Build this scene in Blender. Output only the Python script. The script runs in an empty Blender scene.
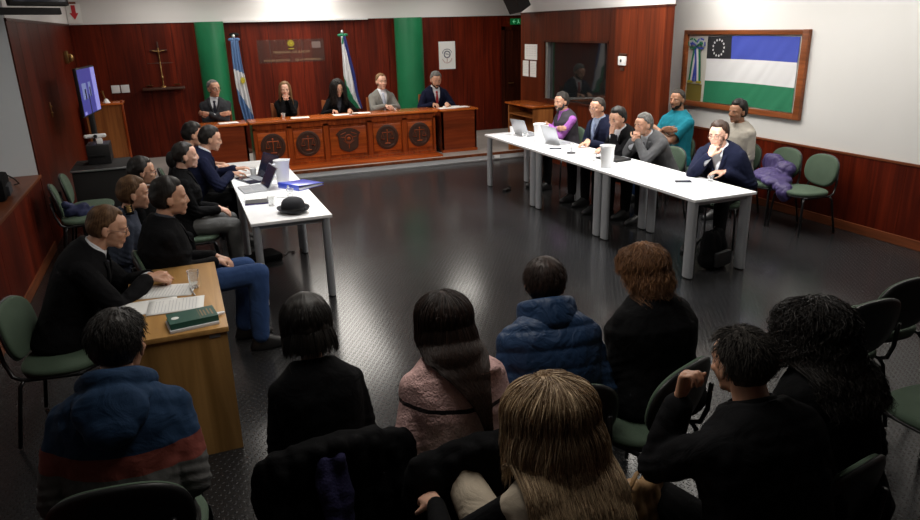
LAMPS = [(5.4, 4.9, 34), (4.8, 7.2, 84), (1.0, 6.2, 30), (1.0, 8.4, 22), (2.2, 10.6, 54), (2.3, 12.5, 44), (.0, 12.4, 14), (4.9, 12.2, 18), (5.4, 3.2, 9), (6.1, 7.2, 13), (.9, 2.9, 33), (-2.6, 5.6, 14)]  # unseen lamps; some added to brighten back band, right wall end, left wall
EXPO = 0.1
import bpy, bmesh, math, random
import numpy as np
from mathutils import Vector, Matrix, noise
random.seed(7); NR = np.random.RandomState(5)
C = bpy.context.scene.collection
PI = math.pi

# ------------------------------------------------------------------ camera
CAM_H = 2.2
FPX, YAW, PITCH, ROLL = 695.6, 0.374751, 0.324230, -0.0269573
_f = Vector((math.sin(YAW)*math.cos(PITCH), math.cos(YAW)*math.cos(PITCH), -math.sin(PITCH)))
_r0 = Vector((math.cos(YAW), -math.sin(YAW), 0)); _u0 = _r0.cross(_f)
_r = _r0*math.cos(ROLL) + _u0*math.sin(ROLL)
_u = -_r0*math.sin(ROLL) + _u0*math.cos(ROLL)
cam = bpy.data.objects.new('camera', bpy.data.cameras.new('camera'))
C.objects.link(cam)
cam.data.sensor_width = 36; cam.data.lens = 36*FPX/920; cam.data.clip_start = .05
cam.matrix_world = Matrix(((_r.x, _u.x, -_f.x, 0), (_r.y, _u.y, -_f.y, 0), (_r.z, _u.z, -_f.z, CAM_H), (0, 0, 0, 1)))
bpy.context.scene.camera = cam

def spot(px, py, z):
    """point at height z that the photograph shows at pixel px, py"""
    d = _f*FPX + _r*(px-460) - _u*(py-260)
    k = (z-CAM_H)/d.z
    return Vector((d.x*k, d.y*k, z))

# ------------------------------------------------------------------ materials
def new_mat(name):
    m = bpy.data.materials.new(name); m.use_nodes = True
    nt = m.node_tree; b = nt.nodes['Principled BSDF']
    return m, nt, b
def sock(nt, v):
    return v
def plain(name, col, rough=.5, metal=0, bump=0, bscale=80, var=0, vscale=6, sheen=0, spec=None, trans=0, alpha=1, emit=None, es=0, ior=None, coat=0):
    m, nt, b = new_mat(name)
    b.inputs['Base Color'].default_value = (*col, 1)
    b.inputs['Roughness'].default_value = rough; b.inputs['Metallic'].default_value = metal
    if spec is not None: b.inputs['Specular IOR Level'].default_value = spec
    if sheen:
        b.inputs['Sheen Weight'].default_value = sheen
        b.inputs['Sheen Tint'].default_value = (*[min(1, c*1.5+.1) for c in col], 1)
    if trans: b.inputs['Transmission Weight'].default_value = trans
    if ior: b.inputs['IOR'].default_value = ior
    if coat: b.inputs['Coat Weight'].default_value = coat
    if emit: b.inputs['Emission Color'].default_value = (*emit, 1); b.inputs['Emission Strength'].default_value = es
    if alpha < 1: b.inputs['Alpha'].default_value = alpha
    N = nt.nodes; L = nt.links
    if var or bump: tc = N.new('ShaderNodeTexCoord')
    if var:
        n = N.new('ShaderNodeTexNoise'); n.inputs['Scale'].default_value = vscale; n.inputs['Detail'].default_value = 6
        L.new(tc.outputs['Object'], n.inputs['Vector'])
        mr = N.new('ShaderNodeMapRange'); mr.inputs[1].default_value = .3; mr.inputs[2].default_value = .7
        mr.inputs[3].default_value = 1-var; mr.inputs[4].default_value = 1+var
        L.new(n.outputs['Fac'], mr.inputs[0])
        mx = N.new('ShaderNodeVectorMath'); mx.operation = 'SCALE'; mx.inputs[0].default_value = col
        L.new(mr.outputs[0], mx.inputs['Scale']); L.new(mx.outputs[0], b.inputs['Base Color'])
    if bump:
        n = N.new('ShaderNodeTexNoise'); n.inputs['Scale'].default_value = bscale; n.inputs['Detail'].default_value = 3
        L.new(tc.outputs['Object'], n.inputs['Vector'])
        bp = N.new('ShaderNodeBump'); bp.inputs['Strength'].default_value = bump; bp.inputs['Distance'].default_value = .01
        L.new(n.outputs['Fac'], bp.inputs['Height']); L.new(bp.outputs[0], b.inputs['Normal'])
    return m

def wood(name, c1, c2, rough=.35, axis='Z', scale=1.0, board=0, baxis='X', coat=.15, bvar=.25):
    """stretched-noise wood grain along an axis; board = width of veneer leaves that differ in tone"""
    m, nt, b = new_mat(name); N = nt.nodes; L = nt.links
    tc = N.new('ShaderNodeTexCoord')
    mp = N.new('ShaderNodeMapping')
    s = [22*scale, 22*scale, 22*scale]; s['XYZ'.index(axis)] = 1.1*scale
    mp.inputs['Scale'].default_value = s
    L.new(tc.outputs['Object'], mp.inputs['Vector'])
    n = N.new('ShaderNodeTexNoise'); n.inputs['Scale'].default_value = 1; n.inputs['Detail'].default_value = 7; n.inputs['Distortion'].default_value = .8
    L.new(mp.outputs[0], n.inputs['Vector'])
    cr = N.new('ShaderNodeValToRGB')
    cr.color_ramp.elements[0].position = .32; cr.color_ramp.elements[0].color = (*c1, 1)
    cr.color_ramp.elements[1].position = .68; cr.color_ramp.elements[1].color = (*c2, 1)
    L.new(n.outputs['Fac'], cr.inputs[0])
    # broad figure
    mp2 = N.new('ShaderNodeMapping'); s2 = [3.2, 3.2, 3.2]; s2['XYZ'.index(axis)] = .45; mp2.inputs['Scale'].default_value = s2
    L.new(tc.outputs['Object'], mp2.inputs['Vector'])
    n2 = N.new('ShaderNodeTexNoise'); n2.inputs['Scale'].default_value = 1; n2.inputs['Detail'].default_value = 3
    L.new(mp2.outputs[0], n2.inputs['Vector'])
    mr = N.new('ShaderNodeMapRange'); mr.inputs[1].default_value = .35; mr.inputs[2].default_value = .65; mr.inputs[3].default_value = .72; mr.inputs[4].default_value = 1.3
    L.new(n2.outputs['Fac'], mr.inputs[0])
    last = mr.outputs[0]
    if board:
        sx = N.new('ShaderNodeSeparateXYZ'); L.new(tc.outputs['Object'], sx.inputs[0])
        dv = N.new('ShaderNodeMath'); dv.operation = 'DIVIDE'; dv.inputs[1].default_value = board; L.new(sx.outputs['XYZ'.index(baxis)], dv.inputs[0])
        fl = N.new('ShaderNodeMath'); fl.operation = 'FLOOR'; L.new(dv.outputs[0], fl.inputs[0])
        wn = N.new('ShaderNodeTexWhiteNoise'); wn.noise_dimensions = '1D'; L.new(fl.outputs[0], wn.inputs['W'])
        m2 = N.new('ShaderNodeMapRange'); m2.inputs[3].default_value = 1-bvar; m2.inputs[4].default_value = 1+bvar
        L.new(wn.outputs['Value'], m2.inputs[0])
        mu = N.new('ShaderNodeMath'); mu.operation = 'MULTIPLY'; L.new(last, mu.inputs[0]); L.new(m2.outputs[0], mu.inputs[1]); last = mu.outputs[0]
    sc = N.new('ShaderNodeVectorMath'); sc.operation = 'SCALE'; L.new(cr.outputs[0], sc.inputs[0]); L.new(last, sc.inputs['Scale'])
    L.new(sc.outputs[0], b.inputs['Base Color'])
    b.inputs['Roughness'].default_value = rough; b.inputs['Specular IOR Level'].default_value = .16 if 'mahog' in name else .3; b.inputs['Coat Weight'].default_value = coat if coat > .2 else 0; b.inputs['Coat Roughness'].default_value = .2
    bp = N.new('ShaderNodeBump'); bp.inputs['Strength'].default_value = .08; bp.inputs['Distance'].default_value = .005
    L.new(n.outputs['Fac'], bp.inputs['Height']); L.new(bp.outputs[0], b.inputs['Normal'])
    return m

def floor_mat():
    m, nt, b = new_mat('studded_rubber'); N = nt.nodes; L = nt.links
    tc = N.new('ShaderNodeTexCoord'); sx = N.new('ShaderNodeSeparateXYZ')
    mp = N.new('ShaderNodeMapping'); mp.inputs['Rotation'].default_value = (0, 0, 0); mp.inputs['Scale'].default_value = (1, .62, 1)
    L.new(tc.outputs['Object'], mp.inputs[0]); L.new(mp.outputs[0], sx.inputs[0])
    out = []
    for i in (0, 1):
        mu = N.new('ShaderNodeMath'); mu.operation = 'MULTIPLY'; mu.inputs[1].default_value = 2*PI/.042; L.new(sx.outputs[i], mu.inputs[0])
        s = N.new('ShaderNodeMath'); s.operation = 'SINE'; L.new(mu.outputs[0], s.inputs[0]); out.append(s)
    mm = N.new('ShaderNodeMath'); mm.operation = 'MULTIPLY'; L.new(out[0].outputs[0], mm.inputs[0]); L.new(out[1].outputs[0], mm.inputs[1])
    mr = N.new('ShaderNodeMapRange'); mr.interpolation_type = 'SMOOTHSTEP'; mr.inputs[1].default_value = .15; mr.inputs[2].default_value = .5; L.new(mm.outputs[0], mr.inputs[0])
    bp = N.new('ShaderNodeBump'); bp.inputs['Strength'].default_value = .75; bp.inputs['Distance'].default_value = .004
    L.new(mr.outputs[0], bp.inputs['Height']); L.new(bp.outputs[0], b.inputs['Normal'])
    n = N.new('ShaderNodeTexNoise'); n.inputs['Scale'].default_value = 1.6; n.inputs['Detail'].default_value = 3; L.new(tc.outputs['Object'], n.inputs['Vector'])
    r = N.new('ShaderNodeMapRange'); r.inputs[1].default_value = .3; r.inputs[2].default_value = .7; r.inputs[3].default_value = .17; r.inputs[4].default_value = .20
    L.new(n.outputs['Fac'], r.inputs[0]); L.new(r.outputs[0], b.inputs['Roughness'])
    c = N.new('ShaderNodeMapRange'); c.data_type = 'FLOAT_VECTOR'
    mx = N.new('ShaderNodeMix'); mx.data_type = 'RGBA'; mx.inputs[6].default_value = (.015, .015, .016, 1); mx.inputs[7].default_value = (.019, .019, .020, 1)
    L.new(n.outputs['Fac'], mx.inputs[0]); L.new(mx.outputs[2], b.inputs['Base Color'])
    b.inputs['Specular IOR Level'].default_value = .34
    return m

M = {}
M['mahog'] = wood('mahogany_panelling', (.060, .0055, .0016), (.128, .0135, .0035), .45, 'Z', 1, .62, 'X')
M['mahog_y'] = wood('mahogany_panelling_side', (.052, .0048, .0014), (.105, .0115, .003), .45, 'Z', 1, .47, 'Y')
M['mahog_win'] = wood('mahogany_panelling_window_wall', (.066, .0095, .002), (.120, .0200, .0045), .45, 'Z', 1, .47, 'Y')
M['mahog_dark'] = wood('dark_mahogany', (.03, .006, .003), (.07, .015, .006), .4, 'Z')
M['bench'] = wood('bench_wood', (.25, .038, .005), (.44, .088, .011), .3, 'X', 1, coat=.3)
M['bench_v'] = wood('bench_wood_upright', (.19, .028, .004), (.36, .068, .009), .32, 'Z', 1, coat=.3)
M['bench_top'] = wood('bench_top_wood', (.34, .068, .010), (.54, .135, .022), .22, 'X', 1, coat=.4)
M['sidedesk'] = wood('side_desk_wood', (.16, .024, .006), (.25, .045, .011), .32, 'X', 1, coat=.3)
M['carved'] = plain('carved_dark_wood', (.045, .015, .007), .45)
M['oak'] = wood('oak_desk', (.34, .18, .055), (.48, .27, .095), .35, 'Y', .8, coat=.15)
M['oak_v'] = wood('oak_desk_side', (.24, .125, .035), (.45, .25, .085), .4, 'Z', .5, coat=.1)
M['lect'] = wood('lectern_wood', (.22, .07, .018), (.38, .14, .04), .35, 'Z')
M['trimwood'] = wood('trim_wood', (.10, .028, .010), (.2, .055, .02), .4, 'Y')
M['frame'] = wood('picture_frame_wood', (.16, .045, .014), (.3, .09, .03), .3, 'Y', 1.2)
M['ledge'] = wood('ledge_wood', (.10, .026, .009), (.18, .055, .02), .4, 'Y')
M['floor'] = floor_mat()
M['white'] = plain('white_wall_paint', (.72, .715, .705), .7, bump=.05, bscale=60, var=.02, vscale=1)
M['ceil'] = plain('ceiling_paint', (.78, .77, .76), .8)
M['greywall'] = plain('grey_wall_paint', (.66, .69, .72), .75, bump=.05, bscale=60)
M['green_col'] = plain('green_column_paint', (.012, .175, .07), .38, var=.08, vscale=2)
M['dais'] = plain('dais_lino', (.34, .31, .29), .5, var=.1, vscale=3)
M['riser'] = plain('grey_riser', (.45, .46, .48), .35)
M['alu'] = plain('aluminium', (.62, .63, .65), .3, .85)
M['leggrey'] = plain('silver_leg_paint', (.48, .50, .53), .38, .45)
M['lam'] = plain('white_laminate', (.90, .90, .91), .28, spec=.5)
M['lamedge'] = plain('laminate_edge', (.70, .70, .71), .4)
M['black'] = plain('black_plastic', (.012, .012, .013), .42)
M['blackm'] = plain('black_tube', (.012, .012, .013), .3, .3)
M['dark'] = plain('dark_void', (.008, .007, .007), .8)
M['greenfab'] = plain('green_upholstery', (.060, .096, .062), .85, bump=.25, bscale=350, sheen=.3, var=.06, vscale=9)
M['paper'] = plain('paper', (.82, .82, .80), .7)
M['papergrey'] = plain('printed_paper', (.62, .62, .63), .7)
M['ink'] = plain('ink', (.05, .05, .06), .6)
M['cupw'] = plain('white_cup_plastic', (.85, .85, .85), .35)
M['cupclear'] = plain('clear_cup_plastic', (.92, .93, .93), .12, trans=.85, ior=1.2)
M['glass'] = plain('glass', (.95, .97, .97), .03, trans=1, ior=1.45)
M['silver'] = plain('laptop_silver', (.45, .46, .48), .35, .6)
M['keys'] = plain('laptop_keys', (.30, .31, .33), .5)
M['screen_dark'] = plain('laptop_screen', (.01, .013, .03), .15)
M['blue'] = plain('blue_folder_plastic', (.03, .07, .55), .3, coat=.5)
M['brass'] = plain('brass', (.34, .21, .08), .35, .9)
M['hat'] = plain('black_felt', (.012, .013, .018), .8, sheen=.3)
M['bookgreen'] = plain('green_book_cover', (.025, .095, .07), .4)
M['purple'] = plain('purple_quilted_nylon', (.050, .034, .13), .55, bump=.4, bscale=25, sheen=.3)
M['navyfab'] = plain('navy_fabric', (.015, .02, .07), .8)
M['tan'] = plain('tan_leather', (.34, .20, .09), .5, bump=.3, bscale=30)
M['chairwood'] = wood('chair_wood', (.14, .035, .01), (.24, .07, .02), .4, 'Z')

# ------------------------------------------------------------------ mesh builder
class MB:
    def __init__(s): s.v = []; s.f = []; s.mi = []
    def add(s, vs, fs, mi=0):
        o = len(s.v); s.v += [tuple(v) for v in vs]; s.f += [tuple(i+o for i in f) for f in fs]; s.mi += [mi]*len(fs); return s
    def box(s, x0, x1, y0, y1, z0, z1, mi=0, b=0.0, mat=None):
        if b <= 0:
            vs = [(x, y, z) for z in (z0, z1) for y in (y0, y1) for x in (x0, x1)]
            fs = [(0, 2, 3, 1), (4, 5, 7, 6), (0, 1, 5, 4), (2, 6, 7, 3), (0, 4, 6, 2), (1, 3, 7, 5)]
        else:
            bm = bmesh.new(); bmesh.ops.create_cube(bm, size=1)
            for v in bm.verts: v.co = Vector(((x0+x1)/2+v.co.x*(x1-x0), (y0+y1)/2+v.co.y*(y1-y0), (z0+z1)/2+v.co.z*(z1-z0)))
            bmesh.ops.bevel(bm, geom=bm.edges[:], offset=b, segments=2, affect='EDGES', profile=.6)
            bm.verts.index_update(); vs = [v.co.copy() for v in bm.verts]; fs = [[v.index for v in f.verts] for f in bm.faces]; bm.free()
        if mat is not None: vs = [mat @ Vector(v) for v in vs]
        return s.add(vs, fs, mi)
    def tube(s, pts, r, n=8, mi=0, caps=True):
        pts = [Vector(p) for p in pts]; m = len(pts)
        rs = r if isinstance(r, (list, tuple)) else [r]*m
        vs = []; ref = None
        for i, p in enumerate(pts):
            t = (pts[min(i+1, m-1)]-pts[max(i-1, 0)])
            t = t.normalized() if t.length > 1e-9 else Vector((0, 0, 1))
            if ref is None: ref = Vector((0, 0, 1)) if abs(t.z) < .9 else Vector((1, 0, 0))
            a = t.cross(ref).normalized(); b = t.cross(a).normalized(); ref = -b if False else ref
            for k in range(n):
                an = 2*PI*k/n; vs.append(p+a*math.cos(an)*rs[i]+b*math.sin(an)*rs[i])
        fs = []
        for i in range(m-1):
            for k in range(n):
                fs.append((i*n+k, i*n+(k+1) % n, (i+1)*n+(k+1) % n, (i+1)*n+k))
        if caps: fs.append(tuple(range(n-1, -1, -1))); fs.append(tuple((m-1)*n+k for k in range(n)))
        return s.add(vs, fs, mi)
    def lathe(s, prof, c=(0, 0, 0), n=24, mi=0, mat=None, caps=True):
        vs = []
        for (r, z) in prof:
            for k in range(n):
                a = 2*PI*k/n; v = Vector((r*math.cos(a), r*math.sin(a), z))
                vs.append((mat @ v if mat is not None else v)+Vector(c))
        fs = []
        for i in range(len(prof)-1):
            for k in range(n): fs.append((i*n+k, i*n+(k+1) % n, (i+1)*n+(k+1) % n, (i+1)*n+k))
        if caps: fs.append(tuple(range(n-1, -1, -1))); fs.append(tuple((len(prof)-1)*n+k for k in range(n)))
        return s.add(vs, fs, mi)
    def ell(s, c, r, n=16, m=10, mi=0, rot=None):
        vs = []; c = Vector(c)
        for i in range(1, m):
            th = PI*i/m
            for k in range(n):
                a = 2*PI*k/n; v = Vector((r[0]*math.sin(th)*math.cos(a), r[1]*math.sin(th)*math.sin(a), r[2]*math.cos(th)))
                if rot is not None: v = rot @ v
                vs.append(c+v)
        t = Vector((0, 0, r[2])); 
        if rot is not None: t = rot @ t
        top = len(vs); vs.append(c+t); vs.append(c-t)
        fs = []
        for i in range(m-2):
            for k in range(n): fs.append((i*n+k, (i+1)*n+k, (i+1)*n+(k+1) % n, i*n+(k+1) % n))
        for k in range(n):
            fs.append((top, k, (k+1) % n)); fs.append((top+1, (m-2)*n+(k+1) % n, (m-2)*n+k))
        return s.add(vs, fs, mi)
    def cap(s, a, b, ra, rb, n=12, mi=0):
        """tapered capsule"""
        a = Vector(a); b = Vector(b); d = b-a; L = d.length
        if L < 1e-6: return s.ell(a, (ra, ra, ra), n, 8, mi)
        t = d/L; pts = []; rs = []
        for k in range(4): an = PI/2*(k+.25)/4.25; pts.append(a-t*ra*math.cos(an)); rs.append(ra*math.sin(an))
        pts.append(a); rs.append(ra); pts.append(b); rs.append(rb)
        for k in range(3, -1, -1): an = PI/2*(k+.25)/4.25; pts.append(b+t*rb*math.cos(an)); rs.append(rb*math.sin(an))
        # constant frame
        ref = Vector((0, 0, 1)) if abs(t.z) < .9 else Vector((1, 0, 0)); u = t.cross(ref).normalized(); w = t.cross(u)
        vs = []
        for p, r in zip(pts, rs):
            for k in range(n): an = 2*PI*k/n; vs.append(p+(u*math.cos(an)+w*math.sin(an))*r)
        m = len(pts); fs = [(i*n+k, i*n+(k+1) % n, (i+1)*n+(k+1) % n, (i+1)*n+k) for i in range(m-1) for k in range(n)]
        fs.append(tuple(range(n-1, -1, -1))); fs.append(tuple((m-1)*n+k for k in range(n)))
        return s.add(vs, fs, mi)
    def loft(s, rings, mi=0, caps=True):
        n = len(rings[0]); vs = [v for r in rings for v in r]; m = len(rings)
        fs = [(i*n+k, i*n+(k+1) % n, (i+1)*n+(k+1) % n, (i+1)*n+k) for i in range(m-1) for k in range(n)]
        if caps: fs.append(tuple(range(n-1, -1, -1))); fs.append(tuple((m-1)*n+k for k in range(n)))
        return s.add(vs, fs, mi)
    def mesh(s, name, mats, smooth=False, fix=True):
        me = bpy.data.meshes.new(name); me.from_pydata([tuple(v) for v in s.v], [], s.f)
        mats = mats if isinstance(mats, (list, tuple)) else [mats]
        for m in mats: me.materials.append(M[m] if isinstance(m, str) else m)
        me.polygons.foreach_set('material_index', s.mi)
        if fix:
            bm = bmesh.new(); bm.from_mesh(me); bmesh.ops.recalc_face_normals(bm, faces=bm.faces); bm.to_mesh(me); bm.free()
        if smooth:
            me.polygons.foreach_set('use_smooth', [True]*len(me.polygons))
            if smooth != 'all': me.set_sharp_from_angle(angle=math.radians(40))
        me.update(); return me
    def obj(s, name, mats, parent=None, smooth=False, loc=None, rot=None, fix=True):
        o = bpy.data.objects.new(name, s.mesh(name, mats, smooth, fix)); C.objects.link(o)
        if parent is not None: o.parent = parent
        if loc is not None: o.location = loc
        if rot is not None: o.rotation_euler = rot
        return o

def tag(o, label=None, cat=None, group=None, kind=None):
    if label: o['label'] = label
    if cat: o['category'] = cat
    if group: o['group'] = group
    if kind: o['kind'] = kind
    return o
def thing(name, loc=(0, 0, 0), rz=0, label=None, cat=None, group=None):
    o = bpy.data.objects.new(name, None); C.objects.link(o); o.location = loc; o.rotation_euler = (0, 0, rz); o.empty_display_size = .1
    return tag(o, label, cat, group)
def struct(name, mb, m, smooth=False, loc=None):
    o = mb.obj(name, m, None, smooth, loc); o['kind'] = 'structure'; return o
def copy_tree(o, parent=None):
    c = o.copy(); C.objects.link(c)
    if parent is not None: c.parent = parent
    for ch in list(o.children): copy_tree(ch, c)
    return c
def text_obj(name, body, size, mat, parent, loc, rot, ext=.001, align='CENTER', sx=1):
    cu = bpy.data.curves.new(name, 'FONT'); cu.body = body; cu.size = size; cu.extrude = ext; cu.align_x = align; cu.align_y = 'CENTER'
    t = bpy.data.objects.new(name, cu); C.objects.link(t)
    dg = bpy.context.evaluated_depsgraph_get(); dg.update()
    me = bpy.data.meshes.new_from_object(t.evaluated_get(dg)); bpy.data.objects.remove(t)
    me.materials.clear(); me.materials.append(M[mat])
    o = bpy.data.objects.new(name, me); C.objects.link(o); o.location = loc; o.rotation_euler = rot; o.scale = (sx, 1, 1)
    if parent is not None: o.parent = parent
    return o
# ------------------------------------------------------------------ room shell
ZH = 2.38; YB = 13.5; XL = -1.44; XR = 6.55; XP = 5.7; ZC = 3.0; YR = -2.2; YD = 10.88; ZD = .12
struct('floor', MB().box(-4, 7.4, YR, 13.6, -.05, 0), 'floor')
struct('ceiling', MB().box(-4, 7.4, YR-.1, 13.7, ZC, ZC+.1), 'ceil')
# back wall: boards with narrow grooves
b = MB(); b.box(XL-.1, 7.4, YB+.03, YB+.15, 0, ZH, 1)
xs = [-1.44, -.98, -.36, .1, .62, 1.24, 1.72, 2.3, 2.84, 3.3, 3.95, 4.25, 4.62, 5.28, 5.95, 6.35]
for x0, x1 in zip(xs[:-1], xs[1:]): b.box(x0+.003, x1-.003, YB, YB+.03, 0, ZH, 0)
b.box(6.35, 7.4, YB+.02, YB+.05, 2.12, ZH, 0)
struct('wall_back', b, ['mahog', 'dark'])
b = MB(); b.box(XL-.6, 7.4, YB-.03, YB+.15, ZH, ZC); struct('wall_back_upper', b, 'white')
# roll-down housing / soffit lip under the white band
struct('trim_1', MB().box(.95, 3.55, YB-.12, YB-.03, ZH-.02, ZH+.02, b=.006), 'white')
# door in the far right corner
b = MB(); b.box(6.42, 6.95, YB+.0, YB+.03, ZD, 2.1, 0); b.box(6.35, 6.42, YB-.02, YB+.04, 0, 2.17, 1); b.box(6.35, 6.99, YB-.02, YB+.04, 2.1, 2.17, 1)
d = struct('door_1', b, ['mahog_dark', 'mahog_dark'])
MB().cap((6.5, YB-.04, 1.05), (6.6, YB-.04, 1.05), .012, .012).obj('door_handle', 'brass', d, 'all')
# window wall (x = XP) with dark observation window
wy0, wy1, wz0, wz1 = 8.62, 10.5, 1.0, 1.95
b = MB()
ys = [7.45, 7.98, 8.6]
for y0, y1 in zip(ys[:-1], ys[1:]): b.box(XP, XP+.03, y0+.002, y1-.002, 0, ZH, 0)
b.box(XP, XP+.03, 10.5, 11.3, 0, ZH, 0)
for y0, y1 in ((8.604, 9.25), (9.254, 10.5)): b.box(XP, XP+.03, y0, y1, wz1, ZH, 0); 
b.box(XP, XP+.03, 8.604, 10.5, 0, wz0, 0); b.box(XP, XP+.03, 8.6, 8.62, wz0, wz1, 0)
b.box(XP+.03, XP+.12, 7.45, 8.62, 0, ZH, 1); b.box(XP+.03, XP+.1, 10.5, 11.3, 0, ZH, 1)
b.box(XP+.03, XP+.1, 8.62, 10.5, 0, wz0, 1); b.box(XP+.03, XP+.1, 8.62, 10.5, wz1, ZH, 1)
b.box(XP, XP+.14, 7.42, 7.45, 0, ZH, 0)           # end face
b.box(XP+.12, XP+.14, 7.45, 11.3, 0, ZH, 0)
b.box(XP+.0, XP+.1, 11.3, 11.33, 0, ZH, 0)
b.box(6.95, 7.05, 11.3, YB, 0, ZC, 2)            # passage side wall behind
struct('wall_window', b, ['mahog_win', 'dark', 'mahog_dark'])
struct('wall_window_upper', MB().box(XP+.01, XP+.14, 7.42, 11.33, ZH, ZC), 'white')
struct('trim_2', MB().box(XP-.01, XP+.15, 7.41, 11.33, ZH-.015, ZH+.01), 'mahog_dark')
b = MB()
b.box(XP-.005, XP+.09, wy0, wy0+.03, wz0, wz1); b.box(XP-.005, XP+.09, wy0, wy1, wz1-.03, wz1); b.box(XP-.005, XP+.09, wy0, wy1, wz0, wz0+.03)
w = struct('window_1', b, 'mahog_dark')
MB().box(XP+.02, XP+.09, wy1-.1, wy1-.03, wz0+.02, wz1-.02).obj('side_frame', 'alu', w)
g = plain('dark_window_glass', (.012, .014, .014), .04, spec=.9)
MB().box(XP+.07, XP+.08, wy0, wy1, wz0, wz1).obj('pane', g, w)
# right wall: white paint over mahogany wainscot
struct('wall_right', MB().box(XR, XR+.15, YR, 11.3, .0, ZC), 'white')
b = MB(); y = -2.2
while y < 9.0:
    y1 = min(y+.62, 9.0); b.box(XR-.02, XR, y+.002, y1-.002, .09, .8, 0); y = y1
b.box(XR-.012, XR, YR, 9.0, .09, .8, 1)
struct('trim_3', b, ['mahog_y', 'dark'])
struct('trim_4', MB().box(XR-.028, XR, YR, 9.0, .8, .825, b=.004), 'trimwood')
struct('baseboard_right', MB().box(XR-.035, XR, YR, 9.0, 0, .1, b=.006), 'trimwood')
# left tall panelled wall
b = MB(); ys = [8.4, 8.92, 9.6, 10.3, 11.0, 11.8, 12.6, YB]
for y0, y1 in zip(ys[:-1], ys[1:]): b.box(XL-.03, XL, y0+.003, y1-.003, 0, ZH, 0)
b.box(XL-.12, XL-.03, 8.4, YB, 0, ZH, 1)
b.box(XL-.03, XL+.004, 8.39, 8.4, 0, ZH, 2)
struct('wall_left', b, ['mahog_y', 'dark', 'mahog_dark'])
struct('wall_left_upper', MB().box(XL-.12, XL, 8.4, YB, ZH, ZC), 'white')
struct('trim_5', MB().box(XL-.04, XL+.012, 8.39, YB, ZH-.02, ZH+.012), 'mahog_dark')
struct('wall_left_side', MB().box(-4, XL-.012, 8.388, 8.4, 0, ZC).box(-4, XL-.12, 8.4, 8.5, 0, ZC), 'greywall')
struct('wall_left_outer', MB().box(-4.1, -4, YR, 8.5, 0, ZC), 'greywall')
struct('wall_rear', MB().box(-4, 7.4, YR-.1, YR, 0, ZC), 'mahog_dark')
# low panelled wall with ledge on the left
b = MB(); y = YR
while y < 8.38:
    y1 = min(y+.7, 8.385); b.box(XL-.02, XL, y+.003, y1-.003, .08, .8, 0); y = y1
b.box(XL-.3, XL-.02, YR, 8.385, 0, .8, 1)
struct('wall_left_low', b, ['mahog_y', 'mahog_dark'])
struct('trim_6', MB().box(XL-.34, XL+.02, YR, 8.385, .8, .83, b=.006), 'ledge')
struct('baseboard_left', MB().box(XL-.001, XL+.015, YR, 8.385, 0, .1, b=.004), 'ledge')
# dais
b = MB(); b.box(XL, 6.95, YD, YB, 0, ZD, 0)
b.box(XL, 6.95, YD-.006, YD, .0, ZD-.035, 1); b.box(XL, 6.95, YD-.012, YD+.03, ZD-.035, ZD+.003, 2); b.box(XL, 6.95, YD-.03, YD, 0, .018, 3)
struct('floor_dais', b, ['dais', 'riser', 'trimwood', 'alu'])
# green columns
for i, (x, r) in enumerate(((.72, .24), (4.33, .27))):
    struct('trim_%d' % (7+i), MB().lathe([(r, ZD), (r, ZH+.0)], (x, YB-.12, 0), 40), 'green_col', True)
# area lights under the ceiling: room lamps plus added fills
def area(name, loc, sx, sy, power, col=(1, .95, .87), rot=(0, 0, 0), spread=None):
    l = bpy.data.lights.new(name, 'AREA'); l.shape = 'RECTANGLE'; l.size = sx; l.size_y = sy; l.energy = power; l.color = col
    if spread: l.spread = math.radians(spread)
    o = bpy.data.objects.new(name, l); C.objects.link(o); o.location = loc; o.rotation_euler = rot; return o
for (x, y, p) in ((4.3, 5.5, 15), (4.3, 7.9, 15), (.75, 6.9, 9)):      # added narrow-spread lights that whiten the two table rows
    area('table_fill', (x, y, ZC-.02), .4, 1.2, p, (.93, .96, 1), spread=75)
for (x, y, p) in LAMPS:
    area('ceiling_and_fill_lamp', (x, y, ZC-.02), 1.1 if p > 20 else .6, 1.9 if p > 20 else .6, p)

struct('wall_right_end', MB().box(XP+.14, XR, 9.0, 9.1, 0, ZC), 'white')
# ------------------------------------------------------------------ chairs
def superell(cx, cy, rx, ry, n, p=2.6, z=0):
    out = []
    for k in range(n):
        a = 2*PI*k/n; c, s_ = math.cos(a), math.sin(a)
        out.append((cx+rx*math.copysign(abs(c)**(2/p), c), cy+ry*math.copysign(abs(s_)**(2/p), s_), z))
    return out
def pad_mb(rx, ry, t, p=2.7, dome=.012, n=40, curve=0):
    """cushion outline in XY, thickness t upward; curve bends it about Y"""
    m = MB(); rings = []
    for (k, z) in ((.93, 0), (.985, t*.15), (1, t*.45), (.985, t*.75), (.93, t*.95), (.8, t), (.5, t+dome*.7), (.15, t+dome)):
        rings.append([(x, y, z+curve*x*x) for x, y, _ in superell(0, 0, rx*k, ry*k, n, p)])
    return m.loft(rings)
ROT_BACK = Matrix.Translation((0, -.215, .645)) @ Matrix.Rotation(math.radians(-80), 4, 'X')
def xf(mb, mat): mb.v = [tuple(mat @ Vector(v)) for v in mb.v]; return mb
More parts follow.
